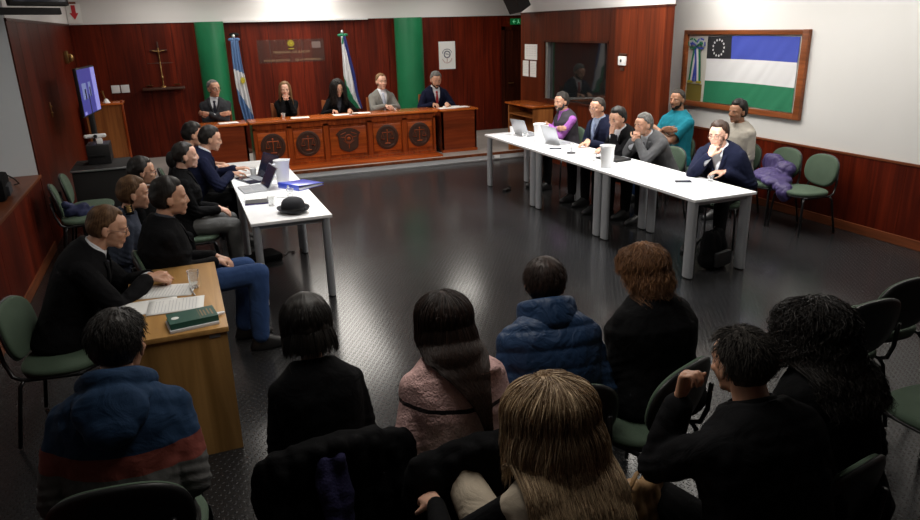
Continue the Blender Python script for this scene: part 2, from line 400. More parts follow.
def make_chair():
    t = thing('stacking_chair')
    xf(pad_mb(.235, .215, .045), Matrix.Translation((0, .02, .42))).obj('seat', 'greenfab', t, 'all')
    MB().loft([[(x, y+.02, z) for x, y, _ in superell(0, 0, .225*k, .205*k, 32, 2.7)] for k, z in ((.9, .4), (1, .405), (1.02, .42))]).obj('seat_pan', 'black', t, 'all')
    bk = xf(pad_mb(.225, .165, .032, 2.5, curve=.45), ROT_BACK).obj('backrest', 'greenfab', t, 'all')
    m = MB(); rings = []
    for (k, z) in ((.1, -.012), (.6, -.014), (.93, -.011), (1.0, -.001), (.99, .008), (.9, .004)):
        rings.append([(x, y, z+.45*x*x) for x, y, _ in superell(0, 0, .232*k, .172*k, 40, 2.5)])
    xf(m.loft(rings), ROT_BACK).obj('back_shell', 'black', bk, 'all')
    for s in (-1, 1):
        MB().tube([(s*.2, .17, .405), (s*.215, .19, .37), (s*.235, .215, .01)], .0115, 10).obj('leg', 'blackm', t, 'all')
        MB().tube([(s*.2, -.15, .405), (s*.215, -.17, .37), (s*.235, -.235, .01)], .0115, 10).obj('leg', 'blackm', t, 'all')
        MB().tube([(s*.2, .17, .405), (s*.2, 0, .404), (s*.2, -.15, .405), (s*.195, -.2, .43), (s*.18, -.235, .52), (s*.165, -.25, .66)], .0115, 10).obj('side_rail', 'blackm', t, 'all')
    return t
CHAIR0 = make_chair(); chair_used = [False]
def chair(x, y, deg, label, group=None, z=0):
    t = CHAIR0 if not chair_used[0] else copy_tree(CHAIR0)
    chair_used[0] = True
    t.location = (x, y, z); t.rotation_euler = (0, 0, math.radians(deg)); tag(t, label, 'chair')
    if group: t['group'] = group
    return t
# deg: 0 faces +Y (towards the bench), -90 faces +X (towards the right wall), 90 faces -X

def make_wchair():
    t = thing('wooden_chair')
    MB().box(-.23, .23, -.2, .24, .42, .46, b=.012).obj('seat', 'chairwood', t, True)
    MB().box(-.22, .22, -.23, -.19, .56, .92, b=.014).obj('backrest', 'chairwood', t, True)
    for sx in (-1, 1):
        MB().box(sx*.21-.02, sx*.21+.02, .18, .22, 0, .42, b=.004).obj('leg', 'chairwood', t, True)
        MB().box(sx*.21-.02, sx*.21+.02, -.23, -.19, 0, .93, b=.004).obj('leg', 'chairwood', t, True)
    return t
WCH = make_wchair(); w_used = [False]
def wchair(x, y, deg, label):
    t = WCH if not w_used[0] else copy_tree(WCH); w_used[0] = True
    t.location = (x, y, ZD); t.rotation_euler = (0, 0, math.radians(deg)); tag(t, label, 'chair', 'wooden chairs behind the bench'); return t

# ------------------------------------------------------------------ white tables
def table(x0, x1, y0, y1, label, legs=(1, 1, 1, 1)):
    t = thing('conference_table', ((x0+x1)/2, (y0+y1)/2, 0), 0, label, 'table', 'white conference tables')
    a = (x1-x0)/2; c = (y1-y0)/2
    top = MB().box(-a, a, -c, c, .712, .738, b=.004).obj('tabletop', 'lam', t, True)
    m = MB(); m.box(-a+.06, a-.06, -c+.05, -c+.09, .67, .712); m.box(-a+.06, a-.06, c-.09, c-.05, .67, .712)
    m.box(-.02, .02, -c+.07, c-.07, .68, .712); m.obj('underframe', 'leggrey', t)
    for sx in (-1, 1):
        for sy in (-1, 1):
            # flattened oval leg
            cx = sx*(a-.045); cy = sy*(c-.075)
            MB().loft([superell(cx, cy, .032, .058, 20, 2.2, z) for z in (.012, .712)]).obj('leg', 'leggrey', t, True)
            MB().loft([superell(cx, cy, .02, .045, 16, 2.2, z) for z in (0, .012)]).obj('foot_cap', 'black', t, True)
    return t
table(4.0, 4.68, 4.64, 6.13, 'white laminate table on silver legs nearest the audience in the right row')
table(4.0, 4.68, 6.135, 7.61, 'white laminate table in the middle of the right row')
table(4.0, 4.68, 7.615, 9.09, 'white laminate table at the far end of the right row, nearest the bench')
table(.42, 1.08, 5.63, 7.12, 'white laminate table on the left carrying the black bowler hat')
table(.42, 1.08, 7.125, 8.6, 'white laminate table on the left nearest the bench, with the white pitcher')

# ------------------------------------------------------------------ judges' bench
BT = .865
t = thing('judges_bench', (2.68, 11.3, 0), 0, 'long orange brown wooden bench with carved emblems on its front panels', 'bench')
X0, X1 = -1.63, 1.39   # local
def L(mb): return mb
pan = [(-1.53, -.93), (-.87, -.2), (-.13, .53)]
edges = [-1.63, -1.075, -.49, .235, .835, 1.39]
m = MB(); m.box(X0+.03, X1-.03, .06, .1, ZD+.06, BT-.06, 0)
m.box(X0, X1, .02, .12, ZD, ZD+.07, 0); m.box(X0, X1, .03, .12, BT-.13, BT-.04, 0)
for e in edges: m.box(e-.04 if e != edges[0] else e, e+.04 if e != edges[-1] else e, .03, .12, ZD+.06, BT-.1, 0)
m.box(X0, X0+.04, .05, .46, ZD, BT-.04, 0); m.box(X1-.04, X1, .05, .46, ZD, BT-.04, 0)
m.obj('front_frame', 'bench_v', t)
for a, c in zip(edges[:-1], edges[1:]):
    MB().box(a+.06, c-.06, .045, .062, ZD+.12, BT-.18, b=.008).obj('front_panel', 'bench', t, True)
MB().box(X0-.04, X1+.03, -.03, .5, BT-.035, BT, b=.008).obj('worktop', 'bench_top', t, True)
MB().box(X0-.02, X1, -.30, .04, ZD, ZD+.03, b=.004).obj('plinth', 'bench', t, True)
def ring_text(body, r, size, c, parent):
    n = len(body)
    for i, ch in enumerate(body):
        if ch == ' ': continue
        a = PI*1.17 - i*(PI*1.34)/(n-1)
        o = text_obj('letter', ch, size, 'bench_top', parent, (c[0]+r*math.cos(a), c[1]-.004, c[2]+r*math.sin(a)), (PI/2, 0, 0), .002)
        o.rotation_euler = Matrix.Rotation(PI/2, 3, 'X').to_euler(); o.matrix_local = Matrix.Translation((c[0]+r*math.cos(a), c[1]-.004, c[2]+r*math.sin(a))) @ Matrix.Rotation(PI/2-a, 4, 'Y') @ Matrix.Rotation(PI/2, 4, 'X')
def scales(x, z, parent):
    RX = Matrix.Rotation(PI/2, 4, 'X')
    e = MB().lathe([(.0, 0), (.165, 0), (.17, .008), (.17, .014), (.162, .017), (.135, .017), (.13, .010), (.0, .010)], (x, .045, z), 40, mat=Matrix.Diagonal((1.14, 1, 1.2, 1)) @ RX, caps=False).obj('scales_emblem', 'carved', parent, True)
    m = MB(); y = .033
    m.cap((x, y, z-.08), (x, y, z+.09), .006, .005); m.cap((x-.075, y, z+.065), (x+.075, y, z+.065), .005, .005)
    m.cap((x-.035, y, z-.085), (x+.035, y, z-.085), .007, .007); m.ell((x, y, z+.095), (.011, .008, .011))
    for s in (-1, 1):
        for q in (-1, 1): m.cap((x+s*.072, y, z+.065), (x+s*.072+q*.026, y, z-.02), .002, .002, 6)
        m.lathe([(.0, -.012), (.02, -.009), (.032, 0), (.0, 0)], (x+s*.072, y, z-.02), 16, caps=False)
    for k in range(40):      # toothed ring between the rims
        a = 2*PI*k/40; m.cap((x+.141*math.cos(a), y-.002, z+.141*math.sin(a)), (x+.156*math.cos(a), y-.002, z+.156*math.sin(a)), .0028, .0028, 5)
    for q in range(len(m.v)): v = m.v[q]; m.v[q] = (x+(v[0]-x)*1.14, v[1], z+(v[2]-z)*1.2)
    rl = m.obj('scales_relief', 'bench', e, True)
for x in (-1.345, -.79, .53, 1.10): scales(x, .47, t)
# central shield
m = MB(); x, z = -.13, .47
half = [(0, .2), (.07, .19), (.14, .165), (.205, .11), (.175, .085), (.165, .03), (.16, -.06), (.15, -.12), (.09, -.165), (0, -.195)]
prof = half+[(-a, c) for a, c in half[-2:0:-1]]
def plate(mb, prof, x, y0, y1, z, k=1, mi=0):
    n = len(prof); vs = [(x+a*k, y0, z+c*k) for a, c in prof]+[(x+a*k, y1, z+c*k) for a, c in prof]
    fs = [tuple(range(n)), tuple(range(2*n-1, n-1, -1))]+[(i, (i+1) % n, n+(i+1) % n, n+i) for i in range(n)]
    return mb.add(vs, fs, mi)
sh = plate(plate(MB(), prof, x, .028, .046, z), prof, x, .022, .03, z, .9).obj('shield_emblem', 'carved', t)
m = MB()
for k in range(32):
    a = 2*PI*k/32; b_ = 2*PI*(k+1)/32
    m.cap((x+.062*math.cos(a), .02, z+.03+.062*math.sin(a)), (x+.062*math.cos(b_), .02, z+.03+.062*math.sin(b_)), .006, .006, 6)
m.ell((x, .02, z+.03), (.03, .008, .03)); m.cap((x, .02, z-.03), (x, .02, z-.13), .008, .004)
for s in (-1, 1):
    m.cap((x+s*.07, .02, z+.05), (x+s*.13, .02, z+.06), .005, .004, 6); m.cap((x+s*.02, .02, z-.05), (x+s*.09, .02, z+.0), .005, .004, 6)
    m.cap((x+s*.05, .02, z+.13), (x+s*.13, .02, z+.1), .006, .004, 6)
m.obj('shield_relief', 'bench', sh, True)

def side_desk(x0, x1, label, yy=11.36):
    t = thing('side_desk', ((x0+x1)/2, yy, ZD), 0, label, 'desk'); a = (x1-x0)/2; h = BT-ZD-.01
    m = MB(); m.box(-a, a, 0, .03, .02, h-.03); m.box(-a, -a+.03, 0, .48, .0, h-.03); m.box(a-.03, a, 0, .48, 0, h-.03)
    m.obj('body', 'sidedesk', t)
    MB().box(-a-.03, a+.03, -.03, .5, h-.03, h, b=.006).obj('worktop', 'bench_top', t, True)
    MB().box(-a-.01, a+.01, -.015, .02, 0, .05, b=.003).obj('plinth', 'bench', t, True)
    return t
side_desk(.26, .96, 'lower plain wooden desk left of the bench, in front of the man with crossed arms')
side_desk(4.18, 4.82, 'plain wooden desk at the right end of the bench, under the papers', 11.3)

# ------------------------------------------------------------------ oak desk, front left
t = thing('oak_desk', (-.17, 4.15, 0), 0, 'light oak veneer desk of the writing man, topped with papers and a green book', 'desk')
MB().box(-.26, .26, -.58, .6, .712, .74, b=.003).obj('desktop', 'oak', t, True)
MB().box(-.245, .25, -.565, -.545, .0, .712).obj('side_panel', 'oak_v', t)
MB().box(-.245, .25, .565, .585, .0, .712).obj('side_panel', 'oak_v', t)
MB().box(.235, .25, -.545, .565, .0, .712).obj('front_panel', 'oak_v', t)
MB().box(.16, .215, -.569, -.565, .685, .703).obj('metal_label', 'alu', t)

# ------------------------------------------------------------------ right lectern desk, left lectern
t = thing('shelf_desk', (5.43, 10.6, ZD), 0, 'small orange wooden desk with a shelf under its top, against the window wall', 'desk')
m = MB(); m.box(-.12, .24, -.5, -.47, 0, .8); m.box(-.12, .24, .4, .43, 0, .8); m.box(.2, .23, -.47, .4, 0, .8)
m.obj('body', 'lect', t); MB().box(-.17, .26, -.54, .47, .8, .83, b=.005).obj('desktop', 'bench_top', t, True)
MB().box(-.12, .22, -.47, .4, .63, .65).obj('shelf', 'lect', t)
t = thing('lectern', (-1.08, 12.55, ZD), 0, 'tall wooden lectern in the back left corner behind the screen', 'lectern')
m = MB(); m.box(-.26, .26, -.02, .0, 0, 1.03); m.box(-.26, -.23, 0, .42, 0, 1.03); m.box(.23, .26, 0, .42, 0, 1.03)
m.obj('body', 'lect', t); 
MB().box(.262, .3, -.03, .02, 0, 1.1, b=.008).obj('edge_post', 'bench_v', t, True)
MB().box(-.3, .3, -.05, .45, 1.03, 1.06, b=.006).obj('top', 'bench_top', t, True)
b = thing('hand_bell', (-1.02, 12.6, ZD+1.062), 0, 'small bell with a wooden handle standing on the tall lectern', 'bell')
MB().lathe([(.055, 0), (.058, .01), (.04, .03), (.03, .055), (.012, .07), (.0, .07)], (0, 0, 0), 20).obj('bell_cup', 'cupw', b, True)
MB().lathe([(.01, .06), (.014, .08), (.012, .12), (.02, .17), (.024, .19), (.0, .2)], (0, 0, 0), 14, mat=Matrix.Rotation(-.2, 4, 'Y')).obj('bell_handle', 'brass', b, True)

# ------------------------------------------------------------------ tv on stand, cabinet, rail
t = thing('television', (-1.02, 10.4, 0), 0, 'flat screen television with a blue picture on a black stand by the left wall', 'television')
TA = math.atan2(1.1, .12)      # direction of the screen's width
mt = Matrix.Translation((0, 0, 1.53)) @ Matrix.Rotation(TA, 4, 'Z')
mt = mt @ Matrix.Scale(.9, 4)
xf(MB().box(-.56, .56, -.0, .045, -.33, .33, b=.008), mt).obj('screen_case', 'black', t, True)
def emis(name, c, s): return plain(name, c, .3, emit=c, es=s)
M['tvblue'] = emis('screen_blue', (.05, .05, .24), .7); M['tvlil'] = emis('screen_lilac', (.22, .22, .55), .8); M['tvcell'] = emis('screen_cell', (.14, .17, .34), .8); M['tvdk'] = emis('screen_dark_cell', (.02, .02, .05), .5)
scr = xf(MB().box(-.54, .54, -.004, .0, -.31, .31), mt).obj('screen', 'tvblue', t)
xf(MB().box(.28, .54, -.006, -.003, -.31, .31), mt).obj('screen_side_bar', 'tvlil', scr)
for q, (bb, mm) in enumerate((((-.42, -.16, -.006, -.003, -.1, .12), 'tvcell'), ((-.02, .12, -.006, -.003, -.08, .12), 'tvcell'), ((-.3, -.22, -.008, -.005, -.1, .04), 'tvdk'), ((.02, .08, -.008, -.005, -.08, .05), 'tvdk'), ((-.5, -.38, -.006, -.003, -.3, -.26), 'tvlil'))):
    xf(MB().box(*bb), mt).obj('video_tile', mm, scr)
MB().box(-.06, .0, -.08, .08, .06, 1.5, b=.01).obj('stand_post', 'black', t, True)
MB().box(-.3, .1, -.35, .35, 0, .06, b=.01).obj('stand_foot', 'black', t, True)
t = thing('black_table', (-1.0, 9.3, 0), 0, 'low black table with a thin grey front edge below the television', 'table')
MB().box(-.22, .36, -.33, .36, .0, .72, b=.008).obj('cloth_body', 'dark', t, True)
MB().box(-.23, .38, -.345, .37, .72, .745, b=.003).obj('tabletop', 'dark', t, True)
MB().box(-.23, .38, -.355, -.345, .722, .742, b=.003).obj('edge_strip', 'alu', t, True)
t = thing('equipment_case', (-.96, 9.42, .746), 0, 'black equipment case on the black table, under the white camera', 'case')
MB().box(-.1, .15, -.16, .2, .0, .23, b=.01).obj('body', 'black', t, True); MB().box(-.08, .1, -.175, -.16, .09, .11, b=.004).obj('handle', 'blackm', t, True)
t = thing('conference_camera', (-.95, 9.38, .978), math.radians(10), 'white conference camera unit on the black case under the television', 'camera')
MB().box(-.0, .07, -.05, .05, 0, .06, b=.01).obj('base', 'cupw', t, True)
MB().cap((-.1, 0, .09), (.1, 0, .09), .024, .024).obj('camera_head', 'cupw', t, 'all')
MB().lathe([(.0, 0), (.02, .0), (.02, .02), (.0, .02)], (0, -.024, .09), 16, mat=Matrix.Rotation(PI/2, 4, 'X')).obj('lens', 'black', t, True)

# ------------------------------------------------------------------ things on the back wall
# crucifix above a scales shelf
t = thing('crucifix', (-.15, YB-.02, 1.88), 0, 'dark metal cross hanging on the panelled wall above the brass scales', 'crucifix')
m = MB(); m.box(-.01, .01, -.02, 0, -.12, .2, b=.003); m.box(-.14, .14, -.02, 0, .05, .068, b=.003); m.obj('cross', 'carved', t, True)
m = MB(); m.cap((0, -.03, -.02), (0, -.03, .06), .012, .014); m.cap((0, -.03, .04), (-.1, -.028, .055), .006, .005); m.cap((0, -.03, .04), (.1, -.028, .055), .006, .005); m.cap((0, -.03, -.02), (0, -.03, -.13), .01, .006); m.ell((0, -.03, .085), (.015, .014, .018)); m.obj('figure', 'brass', t, 'all')
t = thing('balance_scales', (-.15, YB-.1, 1.33), 0, 'small brass balance scales on a dark wall shelf', 'scales')
MB().box(-.34, .34, -.12, .1, -.04, 0, b=.01).obj('shelf', 'carved', t, True)
m = MB(); m.lathe([(.05, 0), (.045, .015), (.015, .03), (.012, .12), (.008, .42), (.0, .43)], (0, 0, 0), 16); m.ell((0, 0, .16), (.022, .022, .04)); m.obj('column', 'brass', t, True)
MB().cap((-.2, 0, .4), (.2, 0, .4), .006, .006).obj('beam', 'carved', t, 'all')
for s in (-1, 1): MB().lathe([(.0, 0), (.03, .003), (.06, .02), (.055, .022), (.0, .008)], (s*.22, 0, .02), 20, caps=False).obj('pan', 'brass', t, True)
t = thing('switch_plate', (-.84, YB-.004, 1.33), 0, 'pair of pale switch plates on the left part of the back wall', 'switch')
for x in (-.075, .075):
    MB().box(x-.065, x+.065, -.012, 0, -.065, .065, b=.004).obj('plate', 'papergrey', t, True)
# glass plaque
t = thing('glass_plaque', (2.1, YB, 1.85), 0, 'wide glass plaque with a golden emblem and lettering between the flags', 'plaque')
pg = plain('plaque_glass', (.5, .45, .4), .1, alpha=.06, spec=.8)
MB().box(-.6, .6, -.012, 0, -.2, .2, b=.002).obj('glass_plate', pg, t)
M['gold'] = plain('gold_leaf', (.48, .40, .03), .4, .3)
m = MB()
for k in range(16):
    a = 2*PI*k/16; m.cap((.035*math.cos(a), -.016, .13+.035*math.sin(a)), (.062*math.cos(a), -.016, .13+.062*math.sin(a)), .007, .004, 6)
m.ell((0, -.016, .13), (.022, .006, .022)); m.box(-.05, .05, -.018, -.013, .03, .045)
m.obj('sun_emblem', 'gold', t, 'all')
M['dullgold'] = plain('dull_lettering', (.30, .20, .11), .5)
text_obj('lettering', 'TRIBUNAL DE JUICIO', .055, 'dullgold', t, (0, -.015, -.02), (PI/2, 0, 0), .001, sx=1.3)
text_obj('lettering', 'PODER JUDICIAL', .05, 'dullgold', t, (-.27, -.015, -.16), (PI/2, 0, 0), .001, sx=1.25); text_obj('lettering', 'DE LA PROVINCIA', .05, 'dullgold', t, (.29, -.015, -.16), (PI/2, 0, 0), .001, sx=1.15)
MB().box(.38, .54, -.016, -.012, .04, .15).obj('corner_seal', plain('frosted_seal', (.16, .11, .1), .5), t)
t = thing('sprinkler_rose', (1.13, YB-.003, 2.16), 0, 'small dark oval vent high on the wall beside the blue and white flag', 'vent')
MB().ell((0, 0, 0), (.09, .02, .035)).obj('cover', 'dark', t, 'all')
# poster
t = thing('emblem_poster', (5.15, YB, 1.655), 0, 'white sheet with a round grey emblem on the wall right of the green column', 'poster')
MB().box(-.175, .175, -.006, 0, -.265, .265).obj('sheet', 'paper', t)
m = MB()
for k in range(28):
    a = 2*PI*k/28; c = 2*PI*(k+1)/28; m.cap((.062*math.cos(a), -.007, .02+.062*math.sin(a)), (.062*math.cos(c), -.007, .02+.062*math.sin(c)), .011, .011, 6)
m.cap((-.03, -.007, .03), (.03, -.007, .02), .008, .008, 6)
for k in range(9):
    a = PI*(.1+.8*k/8); c = PI*(.1+.8*(k+.55)/8)
    m.cap((.1*math.cos(a), -.007, .03+.09*math.sin(a)), (.1*math.cos(c), -.007, .03+.09*math.sin(c)), .007, .007, 5)
m.obj('round_emblem', plain('grey_print', (.16, .17, .22), .7), t, 'all')
m = MB(); m.cap((0, -.007, -.05), (0, -.007, -.12), .006, .006, 6)
for k in range(12):
    a = -PI*(.12+.76*k/11); m.cap((.11*math.cos(a), -.007, -.03+.12*math.sin(a)), (.1*math.cos(a+.06), -.007, -.03+.105*math.sin(a+.06)), .006, .006, 5)
m.obj('laurel', plain('rose_print', (.45, .25, .25), .7), t, 'all')
# notices on the window wall
def notice(y0, y1, z0, z1, label, rows):
    t = thing('wall_notice', (XP-.002, (y0+y1)/2, (z0+z1)/2), 0, label, 'notice'); a = (y1-y0)/2; h = (z1-z0)/2
    MB().box(-.004, 0, -a, a, -h, h).obj('sheet', 'paper', t)
    m = MB()
    for r in range(rows):
        z = h*.7-r*(1.45*h/rows)
        for q in range(4):
            y = -a*.8+q*a*.42; m.box(-.006, -.004, y, y+a*random.uniform(.22, .36), z-h*.03, z+h*.03)
    m.obj('printed_lines', 'papergrey', t)
notice(10.72, 11.17, 1.63, 1.88, 'larger white notice at the top of the three beside the dark window', 5)
notice(11.03, 11.24, 1.35, 1.61, 'narrow white notice on the lower left of the three', 7)
notice(10.75, 10.97, 1.35, 1.61, 'narrow white notice on the lower right of the three', 7)
t = thing('exit_sign', (6.66, YB-.03, 2.26), 0, 'small green lit exit sign above the dark corner door', 'sign')
MB().box(-.13, .13, -.03, 0, -.06, .06, b=.006).obj('sign_box', emis('exit_green', (.0, .10, .025), .4), t, True)
m = MB(); m.cap((-.08, -.034, 0), (-.02, -.034, 0), .006, .006, 6); m.cap((-.08, -.034, 0), (-.05, -.034, .03), .006, .006, 6); m.cap((-.08, -.034, 0), (-.05, -.034, -.03), .006, .006, 6)
m.ell((.04, -.034, .03), (.01, .004, .01)); m.cap((.04, -.034, .015), (.045, -.034, -.01), .008, .006, 6); m.cap((.045, -.034, -.01), (.02, -.034, -.035), .006, .005, 6); m.cap((.045, -.034, -.01), (.07, -.034, -.03), .006, .005, 6)
m.obj('running_figure', emis('exit_pale', (.2, .6, .3), .5), t, 'all')
t = thing('thermostat', (XP, 8.27, 1.71), 0, 'white wall thermostat with a dark dial right of the observation window', 'thermostat')
MB().box(-.03, 0, -.09, .07, -.07, .05, b=.008).obj('housing', 'cupw', t, True)
MB().ell((-.03, 0, -.01), (.008, .02, .022)).obj('dial', 'black', t, 'all'); MB().box(-.02, 0, -.05, .03, -.14, -.1, b=.004).obj('cable_gland', 'carved', t, True)
MB().box(-.025, 0, -.1, .06, .055, .085, b=.004).obj('top_bracket', 'carved', t, True)
t = thing('loudspeaker', (5.38, 10.9, 2.6), math.radians(0), 'black wall loudspeaker tilted down above the notices', 'loudspeaker')
mt = Matrix.Rotation(math.radians(-28), 4, 'Y') @ Matrix.Rotation(math.radians(14), 4, 'Z')
xf(MB().box(-.12, .12, -.16, .16, -.2, .2, b=.02), mt).obj('cabinet', 'black', t, True)
xf(MB().box(-.125, -.12, -.14, .14, -.18, .18, b=.001), mt).obj('grille', 'dark', t); MB().cap((.05, 0, .05), (.32, 0, .05), .025, .025).obj('wall_bracket', 'blackm', t, 'all')
t = thing('floor_socket', (5.0, YD-.035, .055), 0, 'white power socket on the grey edge of the raised platform', 'socket')
MB().box(-.05, .05, -.02, 0, -.03, .03, b=.005).obj('box', 'cupw', t, True)
t = thing('door_lock', (XL, 10.0, 1.35), 0, 'small brass lock plate on the left panelled wall', 'lock')
m = MB(); m.box(.0, .008, -.03, .03, -.09, .09, b=.003); m.ell((.012, 0, .04), (.012, .016, .016)); m.ell((.012, 0, -.04), (.008, .01, .02)); m.obj('plate', 'brass', t, True)
t = thing('sconce', (XL+.03, 12.2, 1.9), 0, 'small brass fitting high on the left wall above the television', 'lamp')
m = MB(); m.box(-.03, .03, -.05, .05, -.08, .1, b=.01); m.ell((.05, 0, .0), (.045, .045, .06)); m.obj('body', 'brass', t, True)

# arrow sign and ceiling-hung unit upper left
t = thing('arrow_sign', (-1.325, YB-.04, 2.56), 0, 'white sign with a red down arrow on the white band, back left corner', 'sign')
SY = Matrix.Identity(4)
xf(MB().box(-.105, .105, -.008, .0, -.16, .14, b=.002), SY).obj('board', 'paper', t, True)
xf(plate(MB(), [(-.03, .12), (.03, .12), (.03, 0), (.065, 0), (0, -.1), (-.065, 0), (-.03, 0)], 0, -.016, -.008, 0), SY).obj('red_arrow', plain('red_print', (.55, .02, .03), .5), t)
sp = xf(MB().box(-.05, .05, -.012, -.004, .14, .17), SY).obj('clip', 'trimwood', t)
t = thing('ceiling_monitor', (-1.22, 7.6, 0), 0, 'black monitor on a bracket under the ceiling at the upper left', 'monitor')
AM = Matrix.Translation((.12, .3, 2.60)) @ Matrix.Rotation(math.radians(38), 4, 'Z') @ Matrix.Rotation(math.radians(-8), 4, 'X')
xf(MB().box(-.24, .32, -.03, .03, -.12, .3, b=.01), AM).obj('screen_case', 'dark', t, True)
xf(MB().box(-.21, .29, -.034, -.03, -.09, .27), AM).obj('screen', 'screen_dark', t)
xf(MB().box(-.34, .26, .03, .07, -.19, -.13, b=.004), AM).obj('bracket_bar', 'dark', t, True)
MB().cap((.05, .35, 2.7), (.05, .35, 2.99), .03, .03).obj('hanger', 'black', t, 'all')

# ------------------------------------------------------------------ framed flag on the right wall
t = thing('framed_flag', (XR, 7.0, 1.58), 0, 'wooden frame holding a blue, white and green flag with a starred black corner', 'picture')
# local y from -1.03 (near) to 1.03 (far), z +-.5 ; photo left = far (+y)
FY, FZ = 1.03, .49
m = MB(); m.box(-.05, 0, -FY, FY, FZ-.055, FZ, b=.008); m.box(-.05, 0, -FY, FY, -FZ, -FZ+.065, b=.008); m.box(-.052, 0, -FY-.002, -FY+.085, -FZ-.002, FZ+.002, b=.008); m.box(-.052, 0, FY-.065, FY+.002, -FZ-.002, FZ+.002, b=.008)
m.obj('frame', 'frame', t, True)
MB().box(-.012, -.004, -FY+.05, FY-.04, -FZ+.04, FZ-.04).obj('mount', plain('beige_mount', (.55, .53, .48), .8), t)
def cloth_rect(y0, y1, z0, z1, x, amp, mi_fn, seed, ny=60, nz=30):
    m = MB(); vs = []
    for j in range(nz+1):
        for i in range(ny+1):
            y = y0+(y1-y0)*i/ny; z = z0+(z1-z0)*j/nz
            w = amp*(noise.noise(Vector((y*2.2+z*1.5, z*1.2, seed)))+.4*noise.noise(Vector((y*7+z*5, z*2, seed+3))))
            vs.append((x-abs(w), y, z+.006*math.sin(y*3+seed)))
    fs = []; mi = []
    for j in range(nz):
        for i in range(ny):
            a = j*(ny+1)+i; fs.append((a, a+1, a+ny+2, a+ny+1)); mi.append(mi_fn((i+.5)/ny, (j+.5)/nz))
    m.v = vs; m.f = fs; m.mi = mi; return m
M['fl_blue'] = plain('flag_blue', (.045, .07, .40), .8, bump=.1, bscale=200)
M['fl_white'] = plain('flag_white', (.66, .66, .68), .8, bump=.1, bscale=200)
M['fl_green'] = plain('flag_green', (.012, .17, .08), .8, bump=.1, bscale=200)
M['fl_black'] = plain('flag_black', (.012, .012, .016), .8)
fy0, fy1, fz0, fz1 = -.9, .58, -.415, .415
def fcol(u, v):      # u from near to far, v from bottom
    return 2 if v < .335 else (1 if v < .665 else (3 if u > .705 else 0))
fl = cloth_rect(fy0, fy1, fz0, fz1, -.02, .02, fcol, 2.0, 68, 30).obj('flag', ['fl_blue', 'fl_white', 'fl_green', 'fl_black'], t, 'all', fix=False)
m = MB(); cy, cz = fy1-.225, fz1-.14
for k in range(13):
    a = 2*PI*k/13+.2; r = .098
    py, pz = cy+r*1.02*math.cos(a), cz+r*math.sin(a); pr = []
    for q in range(10):
        rr = .017 if q % 2 == 0 else .0075; an = PI/2+q*PI/5; pr.append((rr*math.cos(an), rr*math.sin(an)))
    vs = [(-.045, py+p[0], pz+p[1]) for p in pr]+[(-.041, py+p[0], pz+p[1]) for p in pr]
    m.add(vs, [tuple(range(10)), tuple(range(19, 9, -1))]+[(i, (i+1) % 10, 10+(i+1) % 10, 10+i) for i in range(10)])
m.obj('stars', 'fl_white', fl)
# rosette ribbon (three coloured tails and loops)
rb = [('fl_blue', .0), ('fl_white', .014), ('fl_green', .028)]
m = MB(); cy = .77
def strip(m, pts, w, off, mi):
    for q, (a, c) in enumerate(zip(pts[:-1], pts[1:])):
        a = Vector(a); c = Vector(c); d = (c-a).normalized(); n = Vector((0, -d.z, d.y))
        vs = []
        for x in (0, -.004):
            for p in (a, c):
                for s in (off-w/2, off+w/2): vs.append((p.x+x, p.y+n.y*s, p.z+n.z*s))
        m.add(vs, [(0, 1, 3, 2), (4, 6, 7, 5), (0, 2, 6, 4), (1, 5, 7, 3), (0, 4, 5, 1), (2, 3, 7, 6)], mi)
for k, mi in enumerate((0, 1, 2)):
    o = (k-1)*.024
    strip(m, [(-.03, cy, .33), (-.028, cy+.045, .1), (-.03, cy+.075, -.16)], .036, o*1.5, mi)
    strip(m, [(-.036, cy, .33), (-.034, cy-.035, .1), (-.036, cy-.065, -.16)], .036, -o*1.5, mi)
    for s in (-1, 1):
        strip(m, [(-.04, cy, .31), (-.05, cy+s*.07, .36), (-.045, cy+s*.13, .345), (-.04, cy+s*.13, .29), (-.04, cy+s*.05, .29), (-.04, cy, .31)], .034, o*.8, mi)
m.obj('rosette', ['fl_blue', 'fl_white', 'fl_green'], t)
MB().box(-.036, -.024, cy+.05, cy+.14, -.185, -.155).obj('gold_fringe', 'gold', t); MB().box(-.04, -.028, cy-.125, cy-.035, -.185, -.155).obj('gold_fringe', 'gold', t)
MB().box(-.016, -.012, .645, .94, -.42, -.2).obj('olive_label', plain('olive_card', (.19, .15, .025), .7), t)

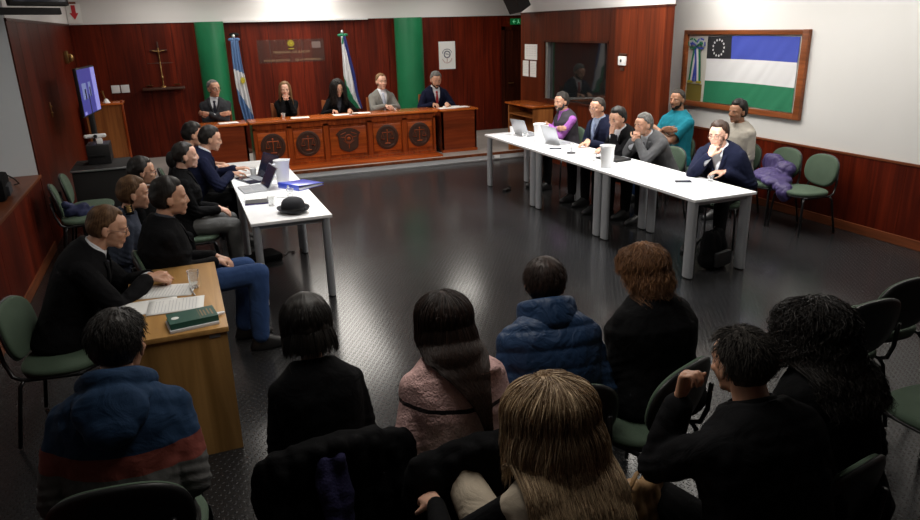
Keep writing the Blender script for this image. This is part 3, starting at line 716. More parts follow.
# ------------------------------------------------------------------ flags on poles
def flagpole(x, y, label, cols, off, wid, sun, h=2.12, seed=0, Ls=1.25):
    t = thing('flag_on_pole', (x, y, ZD), 0, label, 'flag')
    MB().lathe([(.16, 0), (.16, .03), (.05, .06), (.03, .08)], (0, 0, 0), 28).obj('base', 'carved', t, True)
    hp = h-ZD; MB().cap((0, 0, .06), (0, 0, hp), .014, .012).obj('pole', 'carved', t, 'all')
    m = MB(); m.ell((0, 0, hp+.03), (.028, .028, .04)); m.obj('finial', 'alu', t, 'all')
    ny, nz = 96, 60; vs = []; fs = []; mi = []
    vv = np.linspace(0, 1, len(off))
    for j in range(nz+1):
        v = j/nz; o = float(np.interp(v, vv, off)); w = float(np.interp(v, vv, wid))
        for i in range(ny+1):
            u = i/ny; ph = u*PI*6.2+seed+.8*v
            vs.append((o+(u-.5)*w+.006*math.sin(ph*2), -.05-.03*math.sin(ph)*min(1, .35+v), hp-.04-Ls*v+.09*(u-.5)*(-1 if sun else 1)*v*v+(.10*(1-u)*v**6 if sun is False else .06*abs(u-.4)*v**6)))
    for j in range(nz):
        for i in range(ny):
            a = j*(ny+1)+i; fs.append((a, a+1, a+ny+2, a+ny+1)); mi.append(cols((i+.5)/ny, (j+.5)/nz))
    m = MB(); m.v = vs; m.f = fs; m.mi = mi
    c = m.obj('cloth', ['fl_sky', 'fl_white', 'fl_green', 'fl_blue2'], t, 'all', fix=False)
    md = c.modifiers.new('t', 'SOLIDIFY'); md.thickness = .004
    m = MB()
    for s in (-1, 1): m.ell((s*.05, -.03, hp-.02), (.05, .03, .028), 14, 8)
    m.cap((0, -.04, hp), (-.02, -.05, hp-.16), .014, .02)
    m.obj('bow', 'fl_sky' if sun else 'fl_green', t, 'all')
    if sun:
        m = MB(); cx, cz = .06, hp-.04-Ls*.47
        m.ell((cx, -.1, cz), (.036, .006, .05))
        for k in range(14):
            a = 2*PI*k/14; m.cap((cx+.03*math.cos(a), -.1, cz+.045*math.sin(a)), (cx+.05*math.cos(a), -.1, cz+.075*math.sin(a)), .006, .003, 5)
        m.obj('sun', 'gold', t, 'all')
    return t
M['fl_blue2'] = plain('flag_deep_blue', (.02, .03, .17), .8)
M['fl_sky'] = plain('flag_sky_blue', (.10, .19, .38), .8)
flagpole(1.09, YB-.3, 'light blue and white flag with golden sun on its pole, left of the plaque', lambda u, v: 1 if .33+.05*u < v < .56+.32*u else 0, [0, .0, .02, .05, .09], [.12, .15, .18, .2, .17], True, 2.1, 0, 1.42)
flagpole(3.0, YB-.3, 'green, white and blue flag on its pole behind the judges', lambda u, v: 3 if u > .62+.35*(v-.25) else (2 if u < 1.5*(v-.5) else 1), [.0, .03, .06, .09, .17], [.08, .15, .22, .22, .2], False, 2.12, 1, 1.36)
# ------------------------------------------------------------------ small things
TT = .7385
def cup(x, y, z, label, mat='cupw', h=.085, r=.035, group=None):
    t = MB().lathe([(r*.72, 0), (r*.74, .001), (r*.98, h), (r, h), (r, h-.003), (r*.93, h-.003), (r*.68, .003), (0, .003)], (0, 0, 0), 24, caps=True).obj('cup', mat, None, True, loc=(x, y, z))
    return tag(t, label, 'cup', group)
def pitcher(x, y, label, rz=0):
    t = thing('pitcher', (x, y, TT), rz, label, 'pitcher')
    MB().lathe([(.06, 0), (.063, .004), (.067, .07), (.072, .18), (.082, .235), (.079, .235), (.069, .18), (.061, .07), (.055, .008), (0, .008)], (0, 0, 0), 28).obj('jug', 'cupw', t, True)
    MB().tube([(.068, 0, .205), (.112, 0, .20), (.122, 0, .15), (.112, 0, .09), (.066, 0, .07)], .008, 8).obj('handle', 'cupw', t, 'all')
    MB().loft([[(-.074, -.02, .21), (-.074, .02, .21), (-.068, 0, .19)], [(-.097, -.006, .237), (-.097, .006, .237), (-.093, 0, .23)]]).obj('spout', 'cupw', t)
def laptop(x, y, rz, label, mat='silver', open_=105, w=.33, d=.23, z=TT):
    """rz: direction the user looks (0 = +Y)"""
    t = thing('laptop', (x, y, z), math.radians(rz), label, 'laptop')
    b = MB().box(-w/2, w/2, -d/2, d/2, 0, .016, b=.004).obj('base', mat, t, True)
    m = MB()
    for r in range(5):
        for c in range(13): m.box(-w*.43+c*w*.067, -w*.43+c*w*.067+w*.056, .0-.01+r*.02, .0+.005+r*.02, .016, .0178)
    m.obj('keyboard', 'keys', b)
    MB().box(-.05, .05, -d*.42, -d*.1, .016, .0166).obj('trackpad', 'keys', b)
    A_ = Matrix.Translation((0, d/2-.004, .014)) @ Matrix.Rotation(math.radians(open_-90 if open_ else -90), 4, 'X') if open_ else None
    if open_:
        A_ = Matrix.Translation((0, d/2-.004, .014)) @ Matrix.Rotation(-math.radians(open_-90), 4, 'X')
        l = xf(MB().box(-w/2, w/2, -.0, .008, 0, d, b=.003), A_).obj('lid', mat, t, True)
        xf(MB().box(-w/2+.008, w/2-.008, -.001, .0, .01, d-.01), A_).obj('screen', 'screen_dark', l)
    else: MB().box(-w/2, w/2, -d/2, d/2, .0165, .024, b=.003).obj('lid', mat, t, True)
    return t
def sheet(x, y, z, deg, label, w=.21, l=.297, th=.0015, lines=14, mat='paper', cat='paper'):
    t = thing('paper_sheet', (x, y, z), math.radians(deg), label, cat)
    m = MB(); n = 8; vs = []
    for j in range(n+1):
        for i in range(n+1):
            vs.append((-w/2+w*i/n, -l/2+l*j/n, .002+.0022*math.sin(i*.5+j*.7)*((i in (0, n))+(j in (0, n)))*.5))
    m.add(vs, [(j*(n+1)+i, j*(n+1)+i+1, (j+1)*(n+1)+i+1, (j+1)*(n+1)+i) for j in range(n) for i in range(n)])
    o = m.obj('sheet', mat, t, 'all'); s = o.modifiers.new('t', 'SOLIDIFY'); s.thickness = th
    if lines:
        m = MB()
        for k in range(lines):
            yy = l*.42-k*l*.84/lines; m.box(-w*.4, w*(.4 if k % 4 else random.uniform(0, .3)), yy-.0022, yy+.0022, .0036, .0039)
        m.obj('printed_lines', 'papergrey', t)
    return t
def phone(x, y, deg, label, z=TT):
    t = thing('phone', (x, y, z), math.radians(deg), label, 'phone'); MB().box(-.037, .037, -.076, .076, 0, .009, b=.004).obj('case', 'black', t, True)
    MB().box(-.033, .033, -.07, .07, .009, .0094).obj('screen', 'screen_dark', t)

# left table
h = thing('bowler_hat', (.80, 5.87, TT), math.radians(10), 'black felt bowler hat with rolled brim on the left table', 'hat')
rings = []
for (r, z) in ((.10, .012), (.122, .010), (.138, .014), (.148, .026), (.146, .033), (.134, .022), (.118, .017), (.100, .018)):
    rings.append([(r*math.cos(2*PI*k/40)*.92, r*math.sin(2*PI*k/40)*1.05, z+(.014*abs(math.cos(2*PI*k/40)) if r > .12 else 0)) for k in range(40)])
MB().loft(rings+[rings[0]], caps=False).obj('brim', 'hat', h, 'all')
MB().lathe([(.1, .012), (.101, .03), (.1, .06), (.094, .088), (.078, .11), (.05, .124), (.02, .129), (0, .129)], (0, 0, 0), 36, caps=False).obj('crown', 'hat', h, 'all')
MB().lathe([(.1015, .017), (.1028, .018), (.1028, .04), (.1015, .041)], (0, 0, 0), 36, caps=False).obj('ribbon', 'black', h, 'all')
laptop(.58, 6.95, -84, 'silver open laptop on the left table, nearer of the two laptops there', 'silver', 118)
laptop(.64, 7.42, -72, 'dark open laptop with a raised blue-black screen beside the white pitcher', 'screen_dark', 112, .36, .25)
t = thing('folder', (1.02, 6.86, TT), math.radians(-58), 'glossy blue plastic ring folder lying across the left table edge', 'folder')
MB().box(-.15, .15, -.14, .18, 0, .004, b=.001).obj('lower_cover', 'blue', t, True)
MB().box(-.15, .15, -.145, -.14, 0, .05, b=.001).obj('spine', 'blue', t, True)
MB().box(-.135, .14, -.13, .17, .004, .022).obj('pages', 'paper', t)
xf(MB().box(-.15, .15, 0, .325, 0, .004, b=.001), Matrix.Translation((0, -.142, .05)) @ Matrix.Rotation(-.09, 4, 'X')).obj('upper_cover', 'blue', t, True)
MB().ell((-.0, -.147, .025), (.018, .003, .018)).obj('finger_ring', 'alu', t, 'all')
pitcher(.90, 7.12, 'white plastic pitcher on the left table behind the laptops', math.radians(200))
cup(.66, 6.18, TT, 'clear plastic cup beside the bowler hat', 'cupclear')
cup(.86, 6.42, TT, 'clear plastic cup between the blue folder and the bowler hat', 'cupclear')
cup(.66, 7.62, TT, 'white cup near the hands of the navy-suited person at the left table')
sheet(.60, 6.52, TT, 80, 'white printed page on the left table in front of the silver laptop')
sheet(.74, 6.60, TT+.004, 60, 'overlapping white page beside the silver laptop on the left table', lines=10)
sheet(.58, 7.72, TT, 95, 'white page under the hands of the navy-suited person'); sheet(.62, 8.1, TT, 85, 'white page at the far end of the left table')
sheet(.80, 8.2, TT, 100, 'white page behind the pitcher on the left table')
t = thing('notebook', (.55, 6.36, TT), math.radians(84), 'thin dark notebook with a lilac edge at the side of the left table', 'notebook')
MB().box(-.08, .08, -.1, .1, 0, .012, b=.002).obj('cover', 'purple', t, True); MB().box(-.078, .078, -.098, .098, .012, .016).obj('top_cover', 'black', t)
# right tables
cup(4.40, 9.02, TT, 'white cup at the far end of the right row'); cup(4.30, 8.42, TT, 'clear cup beside the far laptop on the right row', 'cupclear')
laptop(4.50, 8.70, 100, 'grey open laptop at the far end of the right row, its lid back showing', 'silver', 112)
pitcher(4.36, 8.12, 'white plastic pitcher on the right row nearest the bench', math.radians(-20)); 
laptop(4.52, 7.86, 96, 'grey open laptop behind the far pitcher on the right row', 'silver', 110)
phone(4.25, 7.50, 60, 'dark phone lying by the desk microphone')
t = thing('desk_microphone', (4.26, 7.14, TT), 0, 'silver desk microphone on a round black base on the right row', 'microphone')
MB().lathe([(.055, 0), (.057, .006), (.045, .014), (.0, .016)], (0, 0, 0), 28).obj('base', 'black', t, True)
MB().cap((0, 0, .01), (0, 0, .075), .011, .011).obj('stem', 'alu', t, 'all'); MB().cap((0, 0, .08), (0, 0, .11), .016, .016).obj('microphone_head', 'cupw', t, 'all')
cup(4.38, 6.98, TT, 'clear cup between the microphone and the near pitcher', 'cupclear'); cup(4.24, 6.62, TT, 'clear cup beside the near pitcher on the right row', 'cupclear')
pitcher(4.15, 6.22, 'white plastic pitcher in the middle of the right row', math.radians(20))
laptop(4.46, 6.56, 100, 'dark closed laptop under the elbows of the grey-suited person', 'black', 0)
sheet(4.28, 5.90, TT, 20, 'white page beside the near pitcher on the right row'); sheet(4.50, 5.88, TT, 5, 'white page in the middle of the near right table', lines=8); sheet(4.42, 6.10, TT+.004, 32, 'white page overlapping the others before the grey-suited person', lines=6)
phone(4.38, 5.27, 62, 'dark phone lying on the near right table'); cup(4.62, 5.17, TT, 'small clear cup in front of the brightly lit person', 'cupclear', .06, .032)
t = MB().lathe([(.02, 0), (.021, .005), (.018, .008), (0, .008)], (0, 0, 0), 20).obj('table_button', 'alu', None, True, loc=(4.19, 5.44, TT)); tag(t, 'tiny round metal cap on the near right table', 'cap')
# oak desk
OT = .7405
sheet(-.20, 4.28, OT, 78, 'handwritten page under the clasped hands on the oak desk', .22, .30); sheet(-.16, 4.00, OT+.004, 86, 'second handwritten page beside the green book on the oak desk', .22, .30)
sheet(-.30, 4.05, OT+.0, 92, 'lower page half hidden under the others on the oak desk', .22, .30, lines=0)
cup(-.05, 4.27, OT, 'tall clear plastic cup on the oak desk', 'cupclear', .11, .036)
t = thing('green_book', (-.08, 3.70, OT+.018), math.radians(8), 'thick green law book with gilt spine lettering on the oak desk', 'book')
MB().box(-.115, .115, -.075, .075, .003, .026).obj('pages', 'paper', t)
m = MB(); m.box(-.12, .12, -.08, .08, .026, .03); m.box(-.12, .12, -.08, .08, -.001, .003); m.box(-.12, .12, -.083, -.079, -.001, .03); m.obj('cover', 'bookgreen', t)
m = MB()
for k, x in enumerate((.045, .06, .078, .095)): m.box(x, x+.007, -.05+.01*(k == 2), .045-.012*(k % 2), .0302, .0308)
m.box(.034, .036, -.07, .06, .0302, .0308)
m.obj('gilt_lettering', 'dullgold', t)
MB().ell((-.085, -.005, .0302), (.02, .02, .0008)).obj('gilt_emblem', 'paper', t, 'all')
t = MB().box(-.125, .12, -.085, .08, 0, .016, b=.003).obj('grey_pad', 'papergrey', None, True, loc=(-.08, 3.69, OT)); t.rotation_euler.z = math.radians(8); tag(t, 'grey pad lying under the green book', 'pad')
t = MB().cap((0, 0, .012), (.045, .01, .012), .011, .008).obj('marker_cap', 'cupw', None, 'all', loc=(.035, 3.74, OT)); tag(t, 'small white stopper at the end of the green book', 'stopper')
t = thing('pen', (-.065, 4.17, OT+.009), math.radians(100), 'thin grey pen beside the tall clear cup on the oak desk', 'pen')
MB().cap((-.06, 0, 0), (.06, 0, 0), .0045, .0045).obj('barrel', 'alu', t, 'all'); MB().cap((.06, 0, 0), (.072, 0, 0), .003, .001).obj('tip', 'black', t, 'all')
# bench
sheet(1.83, 11.55, BT, 82, 'white page before the long-haired blonde person on the bench', lines=5); cup(1.56, 11.48, BT, 'drinking glass in front of the long-haired blonde person', 'cupclear', .10, .034)
sheet(2.52, 11.55, BT, 88, 'white page under the hands of the curly-haired person on the bench', lines=5); sheet(2.86, 11.6, BT, 80, 'white page right of the curly-haired person on the bench', lines=5)
phone(2.7, 11.5, 85, 'dark phone on the bench before the curly-haired person', BT)
cup(3.42, 11.5, BT, 'low glass in front of the grey-blazered person', 'cupclear', .06, .03)
sheet(4.36, 11.52, BT-.008, 86, 'white page under the hands of the red-tied person', lines=6); sheet(4.62, 11.55, BT-.008, 95, 'white page at the right end of the plain desk', lines=6); sheet(4.50, 11.66, BT-.004, 70, 'tilted page on the stack before the red-tied person', lines=6)
sheet(.72, 11.58, BT-.008, 95, 'white page before the person with crossed arms', lines=4)
# empty chairs
chair(-1.02, 8.4, -88, 'empty green chair by the left wall, farther of the two'); chair(-1.05, 7.85, -82, 'empty green chair by the left wall with a navy cloth on its seat')
chair(6.1, 5.40, 84, 'empty green chair by the right wall, nearest to the viewer'); chair(6.1, 5.88, 86, 'green chair by the right wall with a purple jacket over its seat')
chair(5.98, 6.78, 88, 'empty green chair by the right wall between the teal and beige persons')
chair(3.2, 2.52, 0, 'empty green chair at the right, left one of the far pair seen from behind'); chair(3.7, 2.66, -2, 'empty green chair at the right edge, right one of the far pair')
chair(3.12, 1.80, 0, 'empty green chair cut by the right edge, nearest of the three there')
def lump(name, pts, mat, label, cat, seed=1, fold=.012, voxel=.008, extra=None):
    m = MB()
    for a, b, r1, r2 in pts: m.cap(a, b, r1, r2)
    me = remesh(m, voxel, 4, name); c = vcos(me); nn = vnorm(me); c += nn*(nfield(c, 28, seed)*fold+nfield(c, 70, seed+2)*fold*.35)[:, None]; setcos(me, c)
    o = mobj(name, me, mat, None); o.parent = None; return tag(o, label, cat)
# ------------------------------------------------------------------ people
SKIN = {}
def skin(name, col):
    if name in SKIN: return SKIN[name]
    m = plain('skin_'+name, col, .45, bump=.06, bscale=300, var=.08, vscale=18)
    m.node_tree.nodes['Principled BSDF'].inputs['Subsurface Weight'].default_value = .08
    m.node_tree.nodes['Principled BSDF'].inputs['Subsurface Scale'].default_value = .01
    SKIN[name] = m; return m
skin('fair', (.62, .36, .26)); skin('light', (.54, .29, .19)); skin('olive', (.42, .22, .135)); skin('tan', (.34, .165, .095))
def fabric(name, col, rough=.85, bump=.35, bscale=9, weave=True, sheen=.15):
    """cloth with soft folds (broad noise) over a fine weave"""
    m, nt, b = new_mat(name); N = nt.nodes; L = nt.links
    tc = N.new('ShaderNodeTexCoord')
    b.inputs['Base Color'].default_value = (*col, 1); b.inputs['Roughness'].default_value = rough
    b.inputs['Sheen Weight'].default_value = sheen*min(1, 4*max(col)); b.inputs['Specular IOR Level'].default_value = .25 if max(col) > .03 else .1; b.inputs['Sheen Tint'].default_value = (*[min(1, c*1.3+.03) for c in col], 1)
    n = N.new('ShaderNodeTexNoise'); n.inputs['Scale'].default_value = bscale; n.inputs['Detail'].default_value = 3; n.inputs['Distortion'].default_value = 1.2
    L.new(tc.outputs['Object'], n.inputs['Vector'])
    bp = N.new('ShaderNodeBump'); bp.inputs['Strength'].default_value = bump; bp.inputs['Distance'].default_value = .03
    L.new(n.outputs['Fac'], bp.inputs['Height']); last = bp
    if weave:
        n2 = N.new('ShaderNodeTexNoise'); n2.inputs['Scale'].default_value = 260; L.new(tc.outputs['Object'], n2.inputs['Vector'])
        b2 = N.new('ShaderNodeBump'); b2.inputs['Strength'].default_value = .25; b2.inputs['Distance'].default_value = .003
        L.new(n2.outputs['Fac'], b2.inputs['Height']); L.new(bp.outputs[0], b2.inputs['Normal']); last = b2
    L.new(last.outputs[0], b.inputs['Normal']); return m
def hairmat(name, c_root, c_tip, rough=.5):
    """strand colour from a per-vertex tone attribute"""
    m, nt, b = new_mat('hair_'+name); N = nt.nodes; L = nt.links
    at = N.new('ShaderNodeAttribute'); at.attribute_name = 'tone'
    mx = N.new('ShaderNodeMix'); mx.data_type = 'RGBA'; mx.inputs[6].default_value = (*c_root, 1); mx.inputs[7].default_value = (*c_tip, 1)
    L.new(at.outputs['Fac'], mx.inputs[0]); L.new(mx.outputs[2], b.inputs['Base Color'])
    b.inputs['Roughness'].default_value = rough; b.inputs['Specular IOR Level'].default_value = .12 if name in ('grey', 'dark_grey', 'white', 'light_brown', 'dark_blonde') else .3
    if name in ('grey', 'dark_grey'): b.inputs['Roughness'].default_value = .8
    return m
def remesh(mb, voxel, smooth=3, name='body', fold=0, seed=0, up=None):
    me = mb.mesh(name, [], False, fix=False)
    o = bpy.data.objects.new('tmp', me); C.objects.link(o)
    r = o.modifiers.new('r', 'REMESH'); r.mode = 'VOXEL'; r.voxel_size = voxel; r.use_smooth_shade = True
    if smooth:
        s = o.modifiers.new('s', 'SMOOTH'); s.factor = .5; s.iterations = smooth
    dg = bpy.context.evaluated_depsgraph_get(); dg.update()
    out = bpy.data.meshes.new_from_object(o.evaluated_get(dg)); out.name = name
    bpy.data.objects.remove(o); bpy.data.meshes.remove(me)
    return out
def vcos(me):
    a = np.empty(len(me.vertices)*3); me.vertices.foreach_get('co', a); return a.reshape(-1, 3)
def setcos(me, a): me.vertices.foreach_set('co', a.ravel()); me.update()
def vnorm(me):
    a = np.empty(len(me.vertices)*3, dtype=np.float32); me.vertex_normals.foreach_get('vector', a); return a.reshape(-1, 3)
def nfield(p, s, seed=0.0):
    """cheap smooth pseudo-noise"""
    q = p*s+seed
    return (np.sin(q[:, 0]*1.0+1.7*np.sin(q[:, 1]*.9+seed))+np.sin(q[:, 1]*1.3+1.9*np.sin(q[:, 2]*.8+1.1))+np.sin(q[:, 2]*1.1+1.5*np.sin(q[:, 0]*1.2+2.3)))/3
def mobj(name, me, mats, parent):
    me.materials.clear()
    for m in (mats if isinstance(mats, (list, tuple)) else [mats]): me.materials.append(M[m] if isinstance(m, str) else m)
    me.polygons.foreach_set('use_smooth', [True]*len(me.polygons))
    o = bpy.data.objects.new(name, me); C.objects.link(o); o.parent = parent; return o
def cut_faces(me, fn):
    """delete faces whose centre satisfies fn (vectorised over Nx3)"""
    n = len(me.polygons); c = np.empty(n*3); me.polygons.foreach_get('center', c); c = c.reshape(-1, 3)
    k = fn(c); bm = bmesh.new(); bm.from_mesh(me); bm.faces.ensure_lookup_table()
    bmesh.ops.delete(bm, geom=[bm.faces[i] for i in np.nonzero(k)[0]], context='FACES')
    bm.verts.ensure_lookup_table()
    bv = [v for v in bm.verts if v.is_boundary]
    for _ in range(10):
        new = {}
        for v in bv:
            nb = [e.other_vert(v).co for e in v.link_edges if e.is_boundary]
            if len(nb) == 2: new[v] = v.co*.4+(nb[0]+nb[1])*.3
        for v, c_ in new.items(): v.co = c_
    bm.to_mesh(me); bm.free()

# torso rings: height above hip joint, half width, half depth, forward offset
RING_M = [(-.11, .150, .115, -.02), (-.06, .182, .135, -.01), (.0, .180, .130, 0), (.09, .166, .118, .004), (.19, .166, .116, .006), (.29, .182, .124, .006), (.38, .190, .120, 0), (.43, .178, .104, -.006), (.465, .150, .090, -.012), (.495, .105, .074, -.014), (.525, .068, .062, -.012)]
RING_F = [(-.11, .150, .115, -.02), (-.06, .188, .135, -.01), (.0, .182, .128, 0), (.09, .150, .105, .004), (.17, .138, .098, .006), (.27, .152, .118, .012), (.35, .160, .112, .004), (.41, .152, .092, -.006), (.445, .125, .078, -.012), (.475, .088, .064, -.014), (.505, .056, .052, -.012)]

class Body:
    """seated figure; local frame: +Y ahead, +X right, seat top at z = seat"""
    def __init__(s, female=False, lean=0, hunch=0, tilt=0, yaw=0, hp=0, hy=0, hr=0, size=1.0, seat=.45, fat=1.0, head=1.01, twist=0):
        s.k = size; s.fem = female; s.fat = fat; s.hk = head*(.97 if female else 1)
        s.P = Vector((0, 0, seat+.095)); s.lean = math.radians(lean); s.hunch = math.radians(hunch); s.tilt = math.radians(tilt)
        s.twist = math.radians(twist)
        s.hp, s.hy, s.hr = (math.radians(a) for a in (hp, hy, hr))
        s.rings = RING_F if female else RING_M
        sw = .146 if female else .172; sh = .388 if female else .402
        s.S = [s.at(sh, sx*sw*fat**.5, -.005) for sx in (-1, 1)]          # shoulders  [left(-x), right(+x)]
        s.nb = s.at((.5 if not female else .48), 0, -.012)
        fr = s.frame(.5)
        # head frame
        R0 = fr.to_3x3()
        up_lean = s.lean+s.hunch*.5
        Rh = Matrix.Rotation(-s.hy, 3, 'Z') @ Matrix.Rotation(-s.hp, 3, 'X') @ Matrix.Rotation(s.hr, 3, 'Y')
        s.Rh = Rh
        neck_top = s.nb+(R0 @ Vector((0, .018, .052*size)))
        s.H = neck_top+Rh @ Vector((0, .026, .092*s.hk))
        s.neck = (s.nb-(R0 @ Vector((0, 0, .03))), neck_top+Rh @ Vector((0, -.012, .02)))
    def ang(s, h):  # lean angle at height h
        return s.lean+s.hunch*max(0, h)/.5
    def at(s, h, x=0, y=0):
        p = s.P.copy(); n = 12; hh = h*s.k
        for i in range(n):
            t = (i+.5)/n*h; a = s.ang(t); p += Vector((0, math.sin(a), math.cos(a)))*(hh/n)
        fr = s.frame(h).to_3x3()
        q = p+fr @ Vector((x*s.k, y*s.k, 0))
        if s.tilt: q = s.P+Matrix.Rotation(s.tilt, 3, 'Y') @ (q-s.P)
        return q
    def frame(s, h):
        a = s.ang(h); return (Matrix.Rotation(-s.twist*max(0, min(1, h/.4)), 4, 'Z') @ Matrix.Rotation(-a, 4, 'X'))
    def torso(s, mb, d=0, h0=-.2, h1=.6, n=28, kx=1.0):
        rings = []
        rs = [r for r in s.rings if h0 <= r[0] <= h1]
        for (h, w, dp, fo) in rs:
            f = s.fat if h < .36 else 1+(s.fat-1)*.4
            w2 = w*f*kx+d/s.k; d2 = dp*f+d/s.k; rg = []
            for k in range(n):
                a = 2*PI*k/n; c, q = math.cos(a), math.sin(a)
                x = math.copysign(abs(c)**.85, c)*w2; y = math.copysign(abs(q)**.85, q)*d2
                if s.fem and .2 < h < .36 and q > 0: y *= 1.0+.22*math.exp(-((abs(x)-.075)/.05)**2)
                rg.append(s.at(h+(.0), x, y+fo))
            rings.append(rg)
        # extra cap rings so the ends close inside
        mb.loft(rings)
        return mb
    def arm(s, side, wrist, pole=(0, -.3, -1), U=None, F=None):
        """returns shoulder, elbow, wrist"""
        U = (U or (.275 if not s.fem else .26))*s.k; F = (F or (.255 if not s.fem else .235))*s.k
        S = s.S[side]; W = Vector(wrist); d = W-S; L = d.length
        if L > (U+F)*.995: W = S+d*((U+F)*.995/L); d = W-S; L = d.length
        a = math.acos(max(-1, min(1, (U*U+L*L-F*F)/(2*U*L)))); t = d.normalized()
        p = Vector(pole); p = (p-t*p.dot(t))
        p = p.normalized() if p.length > 1e-4 else Vector((0, 0, -1))
        E = S+t*(U*math.cos(a))+p*(U*math.sin(a)); return S, E, W

def head_mb(mb, B, k, fat=1.0, female=False):
    H = B.H; R = B.Rh
    def p(x, y, z): return H+R @ Vector((x*k, y*k, z*k))
    def e(c, r): mb.ell(p(*c), [a*k for a in r], 20, 14, rot=R)
    e((0, -.016, .036), (.076, .097, .082)); e((0, -.045, .01), (.07, .07, .07))
    e((0, .03, -.02), (.062*fat, .066, .072)); e((0, .022, -.062), (.052*fat, .06, .045)); e((0, .068, -.092), (.027, .022, .020))
    e((0, -.0, -.075), (.045*fat, .05, .03))
    mb.cap(p(-.036, .0765, .027), p(.036, .0765, .027), .013*k, .013*k); e((0, .056, .030), (.060, .033, .03)); e((0, .050, .046), (.058, .036, .043)); e((0, .024, .008), (.069, .052, .05)); e((0, .066, -.058), (.031, .026, .028))
    nl = .9 if female else 1
    mb.cap(p(0, .091, .018), p(0, .1055, -.020), .007*k, .0105*k*nl)
    for sx in (-1, 1):
        mb.cap(p(sx*.009, .096, -.026), p(sx*.011, .094, -.026), .0082*k*nl, .0082*k*nl)
        e((sx*.042*fat, .062, -.018), (.02, .022, .018))
        mb.ell(p(sx*.078, -.012, -.008), [a*k for a in (.009, .021, .032)], 12, 10, rot=R @ Matrix.Rotation(sx*.35, 3, 'Z') @ Matrix.Rotation(.15, 3, 'X'))
        mb.ell(p(sx*.074, -.004, -.03), [a*k for a in (.008, .01, .012)], 10, 8, rot=R)
        e((sx*.031, .073, .004), (.0175, .013, .011))
    mb.cap(p(-.015, .086, -.056), p(.015, .086, -.056), .0085*k, .0085*k); mb.cap(p(-.012, .085, -.067), p(.012, .085, -.067), .009*k, .009*k)
    e((0, .086, -.042), (.018, .01, .012))
def face_parts(parent, B, k, brow='hair_dark', female=False, lips=None, glasses=None, beard=None):
    H = B.H; R = B.Rh
    def p(x, y, z): return H+R @ Vector((x*k, y*k, z*k))
    m = MB()
    for sx in (-1, 1):
        e = MB(); e.ell(p(sx*.031, .0795, .004), (.0095*k, .0075*k, .0062*k), 14, 10, rot=R)
        eo = e.obj('eye', 'eyewhite', parent, 'all')
        i = MB(); i.ell(p(sx*.031, .0848, .0035), (.0048*k, .0028*k, .0048*k), 12, 8, rot=R); i.obj('iris', 'iris', eo, 'all')
        b = MB(); pts = [p(sx*x, y, z) for x, y, z in ((.012, .0895, .0235), (.024, .0890, .028), (.037, .0840, .0285), (.047, .074, .023))]
        b.tube(pts, [.0025*k, .004*k, .0036*k, .0012*k], 6); b.obj('eyebrow', brow, parent, 'all')
    l = MB(); l.tube([p(-.023, .086, -.0605), p(-.01, .0925, -.0575), p(0, .0935, -.0585), p(.01, .0925, -.0575), p(.023, .086, -.0605)], [.0015*k, .0038*k, .004*k, .0038*k, .0015*k], 8)
    l.tube([p(-.019, .087, -.0625), p(0, .092, -.067), p(.019, .087, -.0625)], [.0015*k, .0048*k, .0015*k], 8)
    l.obj('lips', lips or 'lips', parent, 'all')
    if glasses:
        g = MB()
        for sx in (-1, 1):
            n = 16; ring = [p(sx*.0335+.0225*math.cos(2*PI*i/n), .0985-.004*abs(math.cos(2*PI*i/n)), .002+.0165*math.sin(2*PI*i/n)) for i in range(n+1)]
            g.tube(ring, .0016*k*(1.5 if glasses == 'thick' else 1), 6)
            g.tube([p(sx*.056, .095, .006), p(sx*.079, .02, .008), p(sx*.081, -.02, -.002)], .0016*k*(1.3 if glasses == 'thick' else 1), 6)
        g.tube([p(-.011, .101, .004), p(0, .106, .008), p(.011, .101, .004)], .0015*k, 6)
        g.obj('glasses', 'black' if glasses == 'thick' else 'carved', parent, 'all')
    if beard:
        # short beard shell over jaw and upper lip
        b = MB()
        def e(c, r): b.ell(p(*c), [a*k for a in r], 18, 12, rot=R)
        e((0, .026, -.066), (.0545, .06, .043)); e((0, .066, -.093), (.027, .026, .021)); b.cap(p(-.02, .094, -.047), p(.02, .094, -.047), .007*k, .007*k)
        for sx in (-1, 1): e((sx*.055, .01, -.045), (.012, .02, .032))
        me = remesh(b, .004, 2, 'beard'); mobj('beard', me, beard, parent)

